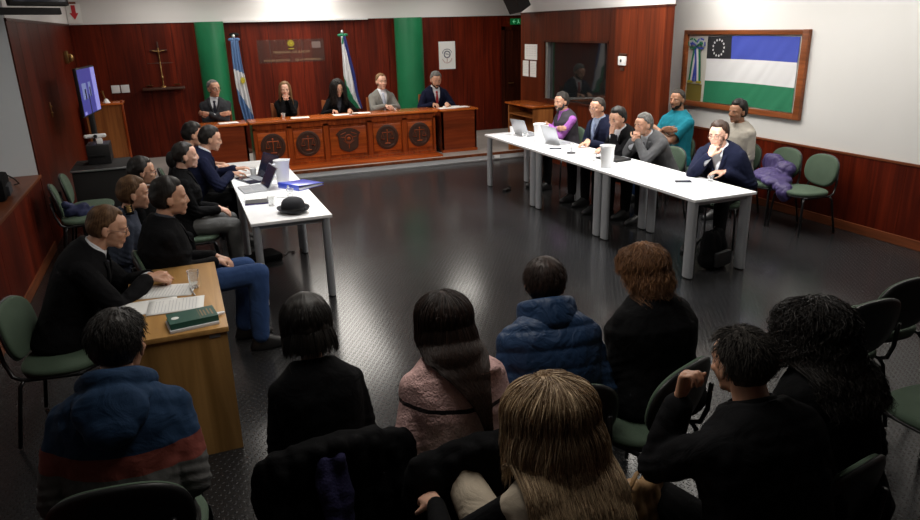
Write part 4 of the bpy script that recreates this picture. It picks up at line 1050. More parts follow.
def hand(mb, W, d, n, side, curl=.5, k=1.0, spread=.06, thumb=.5, fs=None):
    """palm from wrist W along d, palm facing n (palmar normal); side 0 left 1 right. five fingers"""
    d = Vector(d).normalized(); n = Vector(n); n = (n-d*n.dot(d)).normalized()
    # lateral axis towards the thumb
    lat = d.cross(n) if side == 0 else n.cross(d)
    lat = lat.normalized()
    def q(a, b, c): return W+(d*a+lat*b+n*c)*k
    for b_, r in ((-.028, .0125), (-.01, .0145), (.01, .0145), (.028, .0135)):
        mb.cap(q(.0, b_*.55, 0), q(.082-abs(b_)*.15, b_, 0), .0165*k, r*k, 10)
    mb.cap(q(.012, .02, .006), q(.05, .03, .01), .017*k, .014*k, 10)
    lens = [(.040, .026, .021), (.045, .029, .022), (.041, .027, .021), (.032, .021, .019)]
    bs = [.029, .0105, -.0095, -.028]
    for i in range(4):
        c = (fs[i] if fs else curl); ang = 0; pt = q(.080-abs(bs[i])*.15, bs[i], 0); dirb = (d+lat*spread*(1.5-i)*.7).normalized()
        r = .0094 if i < 3 else .0082
        for j, L in enumerate(lens[i]):
            ang += c*(1.15, 1.35, .9)[j]
            dd = (dirb*math.cos(ang)+n*math.sin(ang)).normalized(); p2 = pt+dd*L*k
            mb.cap(pt, p2, (r-.0006*j)*k, (r-.0007*(j+1))*k, 9); pt = p2
    t0 = q(.022, .03, .008); t1 = t0+((lat*.75+d*.62+n*(.2+.4*thumb)).normalized())*.038*k
    t2 = t1+((lat*(.45-.6*thumb)+d*.8+n*(.25+.35*thumb)).normalized())*.032*k; t3 = t2+((lat*(.1-.7*thumb)+d*.85+n*(.2+.3*thumb)).normalized())*.026*k
    mb.cap(t0, t1, .0135*k, .011*k, 9); mb.cap(t1, t2, .011*k, .0098*k, 9); mb.cap(t2, t3, .0098*k, .0082*k, 9)

def strands(paths, w, tones, nseg):
    """paths (N,S,3) -> thin three-sided tapering tubes, numpy arrays"""
    N, S, _ = paths.shape
    t = np.empty_like(paths); t[:, 1:-1] = paths[:, 2:]-paths[:, :-2]; t[:, 0] = paths[:, 1]-paths[:, 0]; t[:, -1] = paths[:, -1]-paths[:, -2]
    t /= np.linalg.norm(t, axis=2, keepdims=True)+1e-9
    ref = NR.normal(size=(N, 1, 3)); a = np.cross(t, ref); a /= np.linalg.norm(a, axis=2, keepdims=True)+1e-9; b = np.cross(t, a)
    u = np.linspace(0, 1, S); prof = (np.minimum(1, u*6+.4)*np.sqrt(np.maximum(0.02, 1-u**3)))[None, :, None]*w[:, None, None]
    V = np.empty((N, S, 3, 3))
    for k in range(3):
        an = 2*PI*k/3; V[:, :, k] = paths+(a*math.cos(an)+b*math.sin(an))*prof
    idx = (np.arange(N)[:, None, None]*S*3+np.arange(S-1)[None, :, None]*3+np.arange(3)[None, None, :])
    nx = (np.arange(3)+1) % 3
    idx2 = (np.arange(N)[:, None, None]*S*3+np.arange(S-1)[None, :, None]*3+nx[None, None, :])
    F = np.stack([idx, idx2, idx2+3, idx+3], axis=-1).reshape(-1, 4)
    T = np.repeat(tones, 3, axis=1).reshape(-1) if tones.ndim == 2 else np.repeat(tones, S*3)
    return V.reshape(-1, 3), F, T
def np_mesh(name, parts, mat, parent):
    vs = []; fs = []; ts = []; o = 0
    for V, F, T in parts: vs.append(V); fs.append(F+o); ts.append(T); o += len(V)
    V = np.concatenate(vs); F = np.concatenate(fs); T = np.concatenate(ts)
    me = bpy.data.meshes.new(name); me.vertices.add(len(V)); me.vertices.foreach_set('co', V.ravel())
    me.loops.add(F.size); me.loops.foreach_set('vertex_index', F.ravel().astype(np.int32)); me.polygons.add(len(F))
    me.polygons.foreach_set('loop_start', np.arange(0, F.size, 4, dtype=np.int32)); me.polygons.foreach_set('loop_total', np.full(len(F), 4, dtype=np.int32))
    me.update(calc_edges=True); me.validate()
    a = me.attributes.new('tone', 'FLOAT', 'POINT'); a.data.foreach_set('value', T.astype(np.float32))
    return mobj(name, me, mat, parent)

def cap_surface(B, k, style, n_az=128, n_el=72):
    """star-shaped scalp hair: thickness by direction, hidden under the skin outside the hairline.
    returns verts/faces/tones in body space"""
    th0 = style.get('t', .014); hl = style.get('hair', .078); nape = style.get('nape', -.075); rec = style.get('recede', 0)
    az = np.linspace(0, 2*PI, n_az, endpoint=False); el = np.linspace(-PI/2+.001, PI/2-.001, n_el)
    A, E = np.meshgrid(az, el); D = np.stack([np.cos(E)*np.sin(A), np.cos(E)*np.cos(A), np.sin(E)], -1)   # A=0 -> +Y front
    c0 = np.array([0, -.02, .02])
    # surface radius: union of a few ellipsoids
    def rad(D, c, r):
        c = np.array(c)-c0; r = np.array(r); d = D/r; e = c/r
        a = (d*d).sum(-1); b = (d*e).sum(-1); q = (e*e).sum()-1; disc = b*b-a*q
        return np.where(disc > 0, (b+np.sqrt(np.maximum(disc, 0)))/a, 0)
    R = np.maximum.reduce([rad(D, (0, -.016, .036), (.076, .097, .082)), rad(D, (0, -.045, .01), (.07, .07, .07)), rad(D, (0, -.02, -.05), (.056, .056, .075)), rad(D, (0, .050, .046), (.058, .036, .043)), rad(D, (0, .03, -.02), (.062, .066, .072))])
    P = D*R[..., None]+c0
    x, y, z = P[..., 0], P[..., 1], P[..., 2]
    sm = lambda v, a, b: np.clip((v-a)/(b-a), 0, 1)**2*(3-2*np.clip((v-a)/(b-a), 0, 1))
    # front hairline: z above hl at the forehead; sides: behind a line in front of the ears; nape
    front = sm(z - (hl + rec*np.exp(-((np.abs(x)-.04)/.018)**2)*.022), -.006, .02)
    side_lim = .012 - .012*sm(-z, -.03, .05)+.03*sm(z, .035, .07)           # y limit above/at ears
    side = sm(side_lim-y, -.006, .018)*sm(z-(-.022 if not style.get('long') else -.09), -.012, .012)
    ear_gap = 1-np.exp(-((y+.012)/.02)**2-((z+.012)/.028)**2)*sm(np.abs(x), .045, .06) if not style.get('ears_covered') else 1
    back = sm(-.028-y, -.01, .012)*sm(z-nape, -.012, .03)
    hairy = np.maximum.reduce([front*sm(z, .0, .05), side*ear_gap, back])
    bald = style.get('bald', 0)
    if bald: hairy = hairy*(1-sm(z, .075, .1)*(1-.0)*bald)
    n1 = nfield(D.reshape(-1, 3), 7, style.get('seed', 1)).reshape(A.shape)
    ridg = (.6*np.sin(A*style.get('ridge', 31)+2.2*np.sin(E*4+style.get('seed', 1))+2.5*np.sin(A*3))+.6*np.sin(A*17+E*11+3*np.sin(A*5+E*3))*np.sin(E*9+2*np.sin(A*4)))*np.cos(E)
    vol = th0*(1+.25*n1+style.get('top', .35)*sm(z, .04, .1)+style.get('fringe', .0)*sm(y, .02, .07)*sm(z, .05, .09)+style.get('backv', .0)*sm(-y, .02, .09))*(1+style.get('rough', .055)*ridg)*(.28+.72*np.maximum(sm(z-hl, 0, .045), sm(.03-y, -.0, .05)))
    if style.get('curly'): vol += .008*nfield(D.reshape(-1, 3), 26, 4).reshape(A.shape)*1.3
    T = hairy*(vol+.018)-.018
    P = (c0+D*(R+T)[..., None])*k
    V = P.reshape(-1, 3) @ np.array(B.Rh.transposed()).reshape(3, 3)+np.array(B.H)
    i = np.arange(n_el-1)[:, None]*n_az; j = np.arange(n_az)[None]; j2 = (j+1) % n_az
    F = np.stack([i+j, i+j2, i+n_az+j2, i+n_az+j], -1).reshape(-1, 4)
    tn = np.clip(.4+.35*ridg+.3*n1+NR.normal(0, .12, A.shape)+style.get('grey_side', 0)*(1-sm(z, .0, .06)), 0, 1)
    return V, F, tn.reshape(-1), (D, R, T, c0, hairy)
def hair_strands(B, k, style, N, L, cols, radius=.0013, S=12, colls=(), seed=1):
    """combed strands that leave the scalp, fall with gravity and slide over the head and shoulders"""
    rs = np.random.RandomState(seed); Rh = np.array(B.Rh).reshape(3, 3); Hc = np.array(B.H)
    # roots
    n = 0; roots = []; dirs = []
    while n < N:
        d = rs.normal(size=(N*2, 3)); d /= np.linalg.norm(d, axis=1, keepdims=True)
        hl = style.get('rootz', -.02)
        ok = (d[:, 2] > hl) & ~((d[:, 1] > .35) & (d[:, 2] < style.get('rootfront', .62))) & ~((np.abs(d[:, 0]) > .8) & (d[:, 1] > .1) & (d[:, 2] < .35)) | ((d[:, 1] < -.15) & (d[:, 2] > style.get('rootnape', -.45)))
        roots.append(d[ok]); n += ok.sum()
    d = np.concatenate(roots)[:N]
    er = np.array([.078, .099, .085]); ec = np.array([0, -.016, .036]); th = style.get('t', .012)
    loc = (ec+d*(er+th*.6))*k; P = loc @ Rh.T+Hc
    nrm = (d/er); nrm /= np.linalg.norm(nrm, axis=1, keepdims=True)
    # combing direction in head space: away from the part, downwards / backwards
    px_ = style.get('part', 0.0); bk = np.clip((.35-d[:, 1])/.6, 0, 1)
    comb = np.stack([np.sign(d[:, 0]-px_)*style.get('cx', 1.0)*(1-bk)+bk*d[:, 0]*.5, style.get('cy', -.35)*(1-bk)-.35*bk, style.get('cz', -.5)*(1-bk)-1.2*bk], 1)
    comb += rs.normal(0, style.get('mess', .15), comb.shape)
    comb -= nrm*(comb*nrm).sum(1, keepdims=True); comb /= np.linalg.norm(comb, axis=1, keepdims=True)+1e-9
    dirw = (comb*1.0+nrm*style.get('lift', .25)) @ Rh.T
    ln = L*(1+rs.uniform(-style.get('lv', .12), style.get('lv', .12), N))*k; step = ln/(S-1)
    paths = np.empty((N, S, 3)); paths[:, 0] = P; cur = P.copy(); v = dirw/np.linalg.norm(dirw, axis=1, keepdims=True)
    curl = style.get('curl', 0); cf = style.get('cf', 40); ph = rs.uniform(0, 2*PI, N); g = style.get('g', .35)
    Yc = [(np.array(c), np.array(r)) for c, r, R in colls]
    cvx = style.get('cvx')
    Ecs = [(Hc+Rh @ (ec*k), er*k+th*k*.5+rs.uniform(0, style.get('vol', .012), (N, 1))*np.array([[1, 1, .35]]), Rh), (Hc+Rh @ (np.array([0, .015, -.035])*k), np.array([.062, .07, .085])*k+th*k*.5, Rh)]+([(Hc+Rh @ (np.array([0, -.032, -.09])*k), np.array([.092, .104, .17])*k+rs.uniform(0, style.get('vol', .012), (N, 1))*np.array([[1, 1, .2]]), Rh)] if style.get('long') else [])
    for s_ in range(1, S):
        v = v+np.array([0, 0, -g])*(1.0+s_/S); v /= np.linalg.norm(v, axis=1, keepdims=True)
        cur = cur+v*step[:, None]
        for c, r, R in Ecs:
            q = (cur-c) @ R; m = np.sqrt(((q/r)**2).sum(1)); ins = m < 1
            if ins.any():
                q2 = q/np.maximum(m, 1e-3)[:, None]; new = q2 @ R.T+c
                new = np.where(ins[:, None], new, cur)
                nn = (q2/(r*r if r.ndim > 1 else (r*r)[None])); nn = nn @ R.T; nn /= np.linalg.norm(nn, axis=1, keepdims=True)+1e-9
                vn = (v*nn).sum(1, keepdims=True); v = np.where(ins[:, None] & (vn < 0), v-nn*vn, v); v /= np.linalg.norm(v, axis=1, keepdims=True)+1e-9
                cur = new
        jit = rs.uniform(0, .012, N)
        for c, r in Yc:
            q = (cur-c)/r; hh = 1-q[:, 0]**2-q[:, 2]**2; ins = (hh > 0) & (np.abs(q[:, 1]) < np.sqrt(np.maximum(hh, 0)))
            back = ins & (cur[:, 1] < c[1]+.055)
            cur[:, 1] = np.where(back, np.minimum(cur[:, 1], c[1]-r[1]*np.sqrt(np.maximum(hh, 0))-jit), np.where(ins, c[1]+r[1]*np.sqrt(np.maximum(hh, 0))+jit, cur[:, 1]))
            v[:, 1] = np.where(back, np.minimum(v[:, 1], 0), v[:, 1])
        if cvx:
            lowm = cur[:, 2] < Hc[2]-.08
            cur[:, 0] = np.where(lowm, cur[:, 0]+(cvx[0]-cur[:, 0])*cvx[1], cur[:, 0])
        paths[:, s_] = cur
    if curl:
        u = np.linspace(0, 1, S)[None]; amp = curl*np.minimum(1, u*2.5)
        arc = u*ln[:, None]
        clump = np.floor(ph*style.get('clumps', 30)/(2*PI))*2*PI/style.get('clumps', 30)
        phs = ph*.35+clump*7.3
        paths[:, :, 0] += amp*np.sin(arc*cf+phs[:, None]); paths[:, :, 1] += amp*np.cos(arc*cf*1.07+phs[:, None]*1.7); paths[:, :, 2] += .5*amp*np.sin(arc*cf*.9+phs[:, None]*2.3)
    u = np.linspace(0, 1, S)[None]
    tones = np.clip(rs.normal(.45, style.get('tv', .22), N)[:, None]+(u-.5)*style.get('tip', .3)+.15*np.sin(d[:, 0:1]*30), 0, 1)
    return strands(paths, np.full(N, radius*k)*rs.uniform(.6, 1.3, N), tones, S)

M['eyewhite'] = plain('eye_white', (.55, .52, .5), .2); M['iris'] = plain('iris_brown', (.03, .017, .01), .15)
M['lips'] = plain('lips', (.38, .14, .11), .4); M['hair_dark'] = hairmat('dark', (.006, .005, .005), (.022, .017, .014))
HM = {'black': M['hair_dark'], 'brown': hairmat('brown', (.018, .009, .006), (.05, .024, .013)), 'grey': hairmat('grey', (.06, .057, .053), (.27, .26, .245)), 'dgrey': hairmat('dark_grey', (.015, .013, .012), (.085, .076, .068)),
      'blonde': hairmat('blonde', (.15, .085, .042), (.80, .60, .38)), 'auburn': hairmat('auburn', (.055, .022, .010), (.32, .155, .07)), 'lbrown': hairmat('light_brown', (.05, .026, .014), (.17, .095, .05)), 'white': hairmat('white', (.3, .29, .28), (.6, .59, .57)), 'dblonde': hairmat('dark_blonde', (.09, .045, .02), (.30, .18, .09)), 'darkbrown': hairmat('dark_brown', (.010, .006, .005), (.035, .016, .010))}

def person(x, y, deg, label, B, sk='light', arms=None, hands=None, top=None, legs=None, hair=None, face=None, voxel=.0065, group=None, z=0, shoe='black', feet=None, knees=None, mouth=None, detail=1, headfat=1.0, skirt=False):
    """assemble a figure: one continuous body mesh, clothing and hair as children"""
    t = thing('person', (x, y, z), math.radians(deg), label, 'person')
    k = B.k; sk = SKIN[sk]
    hip = [Vector((-.085*k, .0, B.P.z-.005)), Vector((.085*k, .0, B.P.z-.005))]
    knees = knees or [Vector((-.13*k, .42*k, B.P.z-.02)), Vector((.13*k, .42*k, B.P.z-.02))]
    feet = feet or [Vector((-.13*k, .42*k, .09)), Vector((.13*k, .42*k, .09))]
    knees = [Vector(q) for q in knees]; feet = [Vector(q) for q in feet]
    A = []
    for i in (0, 1):
        a = arms[i]; A.append(B.arm(i, a['w'], a.get('pole', (.5*(2*i-1), -.5, -1))))
    # ---------------- body
    mb = MB(); B.torso(mb, -.012, -.2, .6)
    mb.cap(B.neck[0], B.neck[1], (.063 if not B.fem else .050)*k, (.056 if not B.fem else .046)*k, 16)
    head_mb(mb, B, B.hk, headfat, B.fem)
    tk = .9 if B.fem else 1.0
    for i in (0, 1):
        S, E, W = A[i]
        mb.cap(S, E, .050*k*tk, .040*k*tk); mb.cap(E, W, .040*k*tk, .026*k*tk)
        hd = arms[i].get('d') or (W-E); hd = Vector(hd); n = Vector(arms[i].get('n', (0, 0, -1)))
        mb.cap(W-(W-E).normalized()*.01, W+hd.normalized()*.015, .025*k*tk, .022*k*tk)
        hand(mb, W+hd.normalized()*.012, hd, n, i, arms[i].get('curl', .35), .97*k*(.9 if B.fem else 1.0), thumb=arms[i].get('thumb', .5), fs=arms[i].get('fs'))
        mb.cap(hip[i], knees[i], .078*k, .052*k); mb.cap(knees[i], feet[i], .052*k, .034*k); mb.cap(feet[i], feet[i]+Vector((0, .12, -.05)), .034*k, .028*k)
    me = remesh(mb, voxel, 5, 'body')
    mobj('body', me, sk, t)
    if face is not None: face_parts(t, B, B.hk, female=B.fem, **face)
    # ---------------- trousers and shoes
    lg = legs or {}
    mb = MB(); B.torso(mb, .006, -.2, .05)
    th = lg.get('th', .092)*k; kn = lg.get('kn', .068)*k; an = lg.get('an', .055)*k
    for i in (0, 1):
        mb.cap(hip[i], knees[i], th, kn); mb.cap(knees[i], feet[i]+Vector((0, 0, .03)), kn, an)
    me = remesh(mb, .011, 4, 'trousers')
    c = vcos(me); nn = vnorm(me); c += nn*(nfield(c, 26, 1.3)*.006)[:, None]; setcos(me, c)
    mobj('trousers', me, lg.get('mat', 'f_black'), t)
    for i in (0, 1):
        f = feet[i]; fd = Vector((0, 1, 0)); s = MB()
        s.loft([[f+Vector((xx*w*k, yy+ dy, 0))*1+Vector((0, 0, zz-f.z)) for xx, yy in [(math.cos(2*PI*q/16), l*math.sin(2*PI*q/16)) for q in range(16)]] for (w, l, dy, zz) in ((.045, .135, .06, .0), (.05, .145, .06, .02), (.047, .13, .055, .05), (.042, .085, .02, .08), (.04, .055, .0, .11))])
        s.obj('shoe', shoe, t, 'all')
    # ---------------- upper clothing
    tp = top; kind = tp['kind']; mat = tp['mat']
    if kind in ('suit', 'vest'):
        ins = tp.get('shirt', 'f_white'); d0 = .004
        mb = MB(); B.torso(mb, d0, -.02, .6); mb.cap(B.neck[0], B.neck[0]+(B.neck[1]-B.neck[0])*.52, .06*k, .0575*k if not B.fem else .05*k, 16)
        for i in (0, 1):
            S, E, W = A[i]; sv = 1.0 if kind == 'vest' else .84; mb.cap(S, E, .062*k*tk*sv, .052*k*tk*sv); mb.cap(E, W-(W-E).normalized()*.012, .05*k*tk*sv, .036*k*tk*sv)
        me = remesh(mb, .009, 2, 'shirt'); sh = mobj('shirt', me, ins, t)
        if tp.get('collar', True):
            mb = MB(); n0 = B.neck[0]+(B.neck[1]-B.neck[0])*.38; ax = (B.neck[1]-B.neck[0]).normalized(); fr = B.frame(.5).to_3x3(); r = (.062 if not B.fem else .052)*k
            rings = []
            for (rr, hh) in ((r*1.06, .0), (r*1.04, .022), (r*1.0, .034), (r*.96, .034), (r*.97, .0)):
                rings.append([n0+ax*hh*1.0+fr @ Vector((rr*math.sin(a), rr*math.cos(a), -.022*max(0, math.cos(a))**2)) for a in [2*PI*q/24 for q in range(24)]])
            mb.loft(rings+[rings[0]], caps=False).obj('collar', ins, t, 'all')
        if tp.get('tie'):
            mb = MB(); fr = B.frame(.45).to_3x3(); pts = []
            for h, w in ((.475, .016), (.455, .022), (.44, .014), (.36, .022), (.26, .028), (.14, .032), (.09, .02)):
                r_ = [q for q in B.rings]; dep = np.interp(h, [q[0] for q in r_], [q[2] for q in r_])*B.fat**(1 if h < .36 else .4)+np.interp(h, [q[0] for q in r_], [q[3] for q in r_])
                yy = dep+.014; pts.append([B.at(h, xx*w, yy+zz) for xx, zz in ((-1, 0), (-.5, .006), (.5, .006), (1, 0), (.5, -.006), (-.5, -.006))])
            mb.loft(pts).obj('tie', tp['tie'], t, 'all')
    if kind in ('suit', 'vest', 'sweater', 'coat', 'puffer', 'tee', 'hoodie'):
        d = {'suit': .022, 'vest': .018, 'sweater': .016, 'coat': .045, 'puffer': .05, 'tee': .012, 'hoodie': .035}[kind]+tp.get('d', 0)
        mb = MB(); B.torso(mb, d, -.2 if kind in ('suit', 'coat', 'puffer', 'hoodie') else -.08, .53)
        r1, r2, r3 = {'suit': (.067, .06, .047), 'vest': (.066, .05, .04), 'sweater': (.062, .053, .041), 'coat': (.079, .075, .058), 'puffer': (.084, .08, .065), 'tee': (.062, .06, .058), 'hoodie': (.074, .068, .05)}[kind]
        cuff = tp.get('cuff', .03)
        for i in (0, 1):
            S, E, W = A[i]
            if kind == 'vest': mb.cap(S-Vector((.03*(2*i-1), 0, 0)), S, .06*k, .058*k); continue
            mb.cap(S, E, r1*k*tk, r2*k*tk)
            mb.cap(S+(B.at(.44, 0, 0)-S)*.4, S, .058*k*tk, r1*.99*k*tk)
            if kind == 'tee': 
                continue
            mb.cap(E, W-(W-E).normalized()*cuff, r2*k*tk, r3*k*tk)
        if kind == 'tee':
            mb2 = MB(); mb2.v = []; 
        me = remesh(mb, .0085, tp.get('sm', 3), 'garment')
        if kind == 'tee':
            def cutf(c):
                out = np.zeros(len(c), bool)
                for i in (0, 1):
                    S, E, W = (np.array(q) for q in A[i]); u = (E-S)/np.linalg.norm(E-S); tt = (c-S) @ u; rad = np.linalg.norm(c-S-tt[:, None]*u, axis=1)
                    out |= (tt > .2*k) & (rad < .085*k)
                return out
            cut_faces(me, cutf)
        c = vcos(me); nn = vnorm(me)
        fold = {'suit': .004, 'vest': .003, 'sweater': .004, 'coat': .006, 'puffer': .004, 'tee': .004, 'hoodie': .007}[kind]
        w = np.zeros(len(c))
        for i in (0, 1):   # sleeves crease around the elbow
            E = np.array(A[i][1]); w += np.exp(-((np.linalg.norm(c-E, axis=1))/.09)**2)
        c += nn*(nfield(c, 22, 2.1+x)*fold+nfield(c, 60, y)*fold*.5+w*np.sin(c[:, 2]*150+c[:, 1]*90)*.004)[:, None]
        if kind == 'puffer':    # quilted channels across the torso
            ax = np.array(B.at(.45)-B.at(0)); Lh = np.linalg.norm(ax); ax /= Lh; hh = (c-np.array(B.P)) @ ax
            c += nn*((np.abs(np.sin(hh*PI/.085))**.5-.75)*.008)[:, None]
        setcos(me, c)
        vz = tp.get('v')       # front opening (depth, half width)
        if vz:
            dep, hw = vz; top_h = .47
            P0 = np.array(B.P); fr0 = np.array(B.frame(.3).to_3x3()).reshape(3, 3); ax = np.array((B.at(.47)-B.at(.1)).normalized())
            Bt = np.array(B.at(top_h)); fw = np.array(B.frame(.35).to_3x3() @ Vector((0, 1, 0))); rt = np.array(B.frame(.35).to_3x3() @ Vector((1, 0, 0)))
            def cutf(c):
                q = c-Bt; dn = -(q @ ax); xx = q @ rt; yy = q @ fw
                return (yy > np.where(dn < .01, .015, .04)) & (dn < dep) & (dn > -.07) & (np.abs(xx) < hw*(1-np.maximum(dn, 0)/dep)+.003)
            cut_faces(me, cutf)
        # neck hole
        nb = np.array(B.neck[0]); na = np.array((B.neck[1]-B.neck[0]).normalized())
        def cutn(c):
            q = c-nb; tt = q @ na; rr = np.linalg.norm(q-tt[:, None]*na, axis=1); return (tt > .01) & (rr < (.067 if not B.fem else .056)*k)
        if tp.get('neckcut', True): cut_faces(me, cutn)
        g = mobj(tp.get('name', {'suit': 'jacket', 'vest': 'vest', 'sweater': 'sweater', 'coat': 'coat', 'puffer': 'jacket', 'tee': 'shirt', 'hoodie': 'hoodie'}[kind]), me, mat, t)
        so = g.modifiers.new('thick', 'SOLIDIFY'); so.thickness = .006; so.offset = -1
        if kind == 'suit' and vz:      # lapels
            mb = MB(); r_ = B.rings
            for sx in (-1, 1):
                rr = []
                for u in (0, .15, .35, .55, .75, .95, 1.0):
                    h = .49-u*(dep+.01); wi = hw*(1-u)+.004
                    dq = np.interp(h, [q[0] for q in r_], [q[2] for q in r_])*B.fat**(1 if h < .36 else .4)+np.interp(h, [q[0] for q in r_], [q[3] for q in r_])
                    wq = np.interp(h, [q[0] for q in r_], [q[1] for q in r_])
                    lw = .045*(1-.55*u)+(.012 if .3 < u < .4 else 0)
                    def yy(xx): return (dq+d)*math.sqrt(max(.05, 1-(min(.98, abs(xx)/(wq+d)))**2.4))
                    a, b_ = sx*wi, sx*(wi+lw)
                    rr.append([B.at(h, a, yy(a)+.002), B.at(h, a, yy(a)+.010), B.at(h, b_, yy(b_)+.013), B.at(h, b_, yy(b_)+.002)])
                mb.loft(rr)
            mb.obj('lapels', tp.get('lapel', mat), g, 'all')
            if tp.get('backcollar', True):
                mb = MB(); n0 = B.neck[0]; fr = B.frame(.5).to_3x3(); r = (.069 if not B.fem else .06)*k; rings = []
                for a in [PI*(.12+.76*q/14)+PI/2 for q in range(15)]:
                    ca, sa = math.cos(a), math.sin(a)   # around the back
                    a2 = a; dirv = Vector((math.sin(a2-PI/2)*-1, 0, 0))
                    bx, by = math.cos(a-PI/2+PI/2+0), math.sin(a)
                    ox = math.sin(2*PI*(a-PI)/(2*PI)); oy = -math.cos(a-PI)
                    rings.append([n0+fr @ Vector((ox*rr_, oy*rr_, hh)) for rr_, hh in ((r, .022), (r+.004, .05), (r+.012, .05), (r+.026, .015), (r+.02, .0))])
                mb.loft(rings).obj('jacket_collar', tp.get('lapel', mat), g, 'all')
    if tp.get('extra'): tp['extra'](t, B, A, k)
    # ---------------- hair
    hr = hair or {}
    if hr.get('mat'):
        parts = []
        V, F, T, _ = cap_surface(B, B.hk, hr, 150 if detail > 1 else 96, 84 if detail > 1 else 54); parts.append((V, F, T))
        if hr.get('N'):
            colls = hr.get('colls') or [(B.at(.40, 0, -.005), (.195*k*(.86 if B.fem else 1)+hr.get('cl', .02), .115*k+hr.get('cl', .02), .12*k+hr.get('cl', .02)*.4), None), (B.at(.2, 0, 0), (.19*k+hr.get('cl', .02), .14*k+hr.get('cl', .02), .3*k), None), (B.nb, (.085*k+hr.get('cl', .02)*.8, .085*k+hr.get('cl', .02), .085*k+hr.get('cl', .02)*.5), None)]
            parts.append(hair_strands(B, B.hk, hr, hr['N'], hr['L'], None, hr.get('rad', .0013), hr.get('S', 12), colls, hr.get('seed', 1)))
        np_mesh('hair', parts, HM[hr['mat']], t)
        if hr.get('bun'):
            q, r = hr['bun']; m = MB(); m.ell(B.H+B.Rh @ Vector(q), r, 18, 12, rot=B.Rh)
            o = m.obj('hair_bun', HM[hr['mat']], t, 'all')
    return t
# ------------------------------------------------------------------ cloth colours
FC = dict(f_black=(.003, .003, .0036), f_blackj=(.005, .005, .006), f_char=(.025, .027, .032), f_grey=(.085, .085, .088), f_ggrey=(.17, .165, .15), f_navy=(.007, .009, .026), f_navy2=(.008, .010, .026),
          f_white=(.62, .64, .68), f_lblue=(.33, .40, .55), f_teal=(.006, .16, .22), f_beige=(.42, .39, .34), f_purple=(.36, .12, .44), f_vest=(.045, .04, .05), f_jeans=(.025, .06, .17), f_gtrous=(.10, .10, .098),
          f_blue=(.008, .028, .07), f_cream=(.47, .40, .31), f_red=(.35, .03, .035), f_uniform=(.045, .055, .085), f_ltie=(.42, .45, .55), f_dtie=(.02, .02, .03), f_slate=(.05, .055, .07), f_stripe=(.20, .25, .38))
for n_, c_ in FC.items(): M[n_] = fabric(n_, c_)
M['f_puff'] = fabric('f_puff', (.013, .036, .090), .5, .5, 12, False, .1)
def banded(name, stops, coord=2, slope=0, rough=.9, bump=.35, scale=9):
    m = fabric(name, stops[0][1], rough, bump, scale); nt = m.node_tree; N = nt.nodes; L = nt.links
    tc = N.new('ShaderNodeTexCoord'); sx = N.new('ShaderNodeSeparateXYZ'); L.new(tc.outputs['Object'], sx.inputs[0])
    mu = N.new('ShaderNodeMath'); mu.operation = 'MULTIPLY_ADD'; mu.inputs[1].default_value = slope; L.new(sx.outputs[0], mu.inputs[0]); L.new(sx.outputs[coord], mu.inputs[2])
    cr = N.new('ShaderNodeValToRGB'); cr.color_ramp.interpolation = 'CONSTANT'
    e = cr.color_ramp.elements
    e[0].position = 0; e[0].color = (*stops[0][1], 1); e[1].position = stops[1][0]; e[1].color = (*stops[1][1], 1)
    for p, c in stops[2:]: q = e.new(p); q.color = (*c, 1)
    L.new(mu.outputs[0], cr.inputs[0]); L.new(cr.outputs[0], N['Principled BSDF'].inputs['Base Color']); return m
M['f_hood'] = banded('hoodie_fleece', [(0, (.09, .088, .086)), (.785, (.17, .04, .03)), (.855, (.008, .028, .07))], slope=.05)
M['f_pink'] = banded('pink_bouclé'.replace('é', 'e'), [(0, (.66, .42, .40)), (.865, (.012, .010, .012)), (.882, (.66, .42, .40))], slope=.03, bump=.5, scale=60)

def solve_x(px, Y, Z):
    """x for which a point at depth Y and height Z is seen at column px"""
    c = (px-460)/FPX; vz = Z-CAM_H
    a0 = Y*_r.y+vz*_r.z; b0 = Y*_f.y+vz*_f.z
    return (c*b0-a0)/(_r.x-c*_f.x)
def root_for(B, deg, px, py=None, Y=None, z=0):
    """root position from the head's place: either its row (height known) or the root's depth"""
    R = Matrix.Rotation(math.radians(deg), 3, 'Z'); h = R @ B.H
    if Y is None: w = spot(px, py, B.H.z+z); return w.x-h.x, w.y-h.y
    x = solve_x(px, Y+h.y, B.H.z+z); return x-h.x, Y
SEATED = []
ONLY = globals().get('ONLY_')
def cast(deg, px, label, B, py=None, Y=None, z=0, chairlab=None, cz=None, wood_=False, coff=.07, cgroup=None, cdeg=None, X=None, cxy=None, **kw):
    if ONLY and not any(o in label for o in ONLY): return
    x, y = root_for(B, deg, px, py, Y, z)
    if X is not None: x = X
    t = person(x, y, deg, label, B, z=z, **kw)
    f = Vector((-math.sin(math.radians(deg)), math.cos(math.radians(deg))))
    if chairlab:
        cd = deg if cdeg is None else cdeg
        if wood_: wchair(x+f.x*coff, y+f.y*coff, cd, chairlab)
        else: chair(*(cxy or (x+f.x*coff, y+f.y*coff)), cd, chairlab, cgroup)
    SEATED.append((label, round(x, 2), round(y, 2), round(B.H.z+z, 2)))
    return t
def arm_desk(side, x=.10, y=.36, z=.775, d=None, **k):
    s = 2*side-1; return dict(w=(s*x, y, z), pole=(s*1.0, -.5, -.8), d=d or (-s*.35, 1, -.05), n=(0, -.1, -1), curl=k.get('curl', .3), **{q: v for q, v in k.items() if q != 'curl'})
def arm_lap(side, x=.08, y=.24, z=.655):
    s = 2*side-1; return dict(w=(s*x, y, z), pole=(s*.35, -.8, -.7), d=(-s*.7, .8, -.2), n=(-s*.2, -.2, -1), curl=.4)
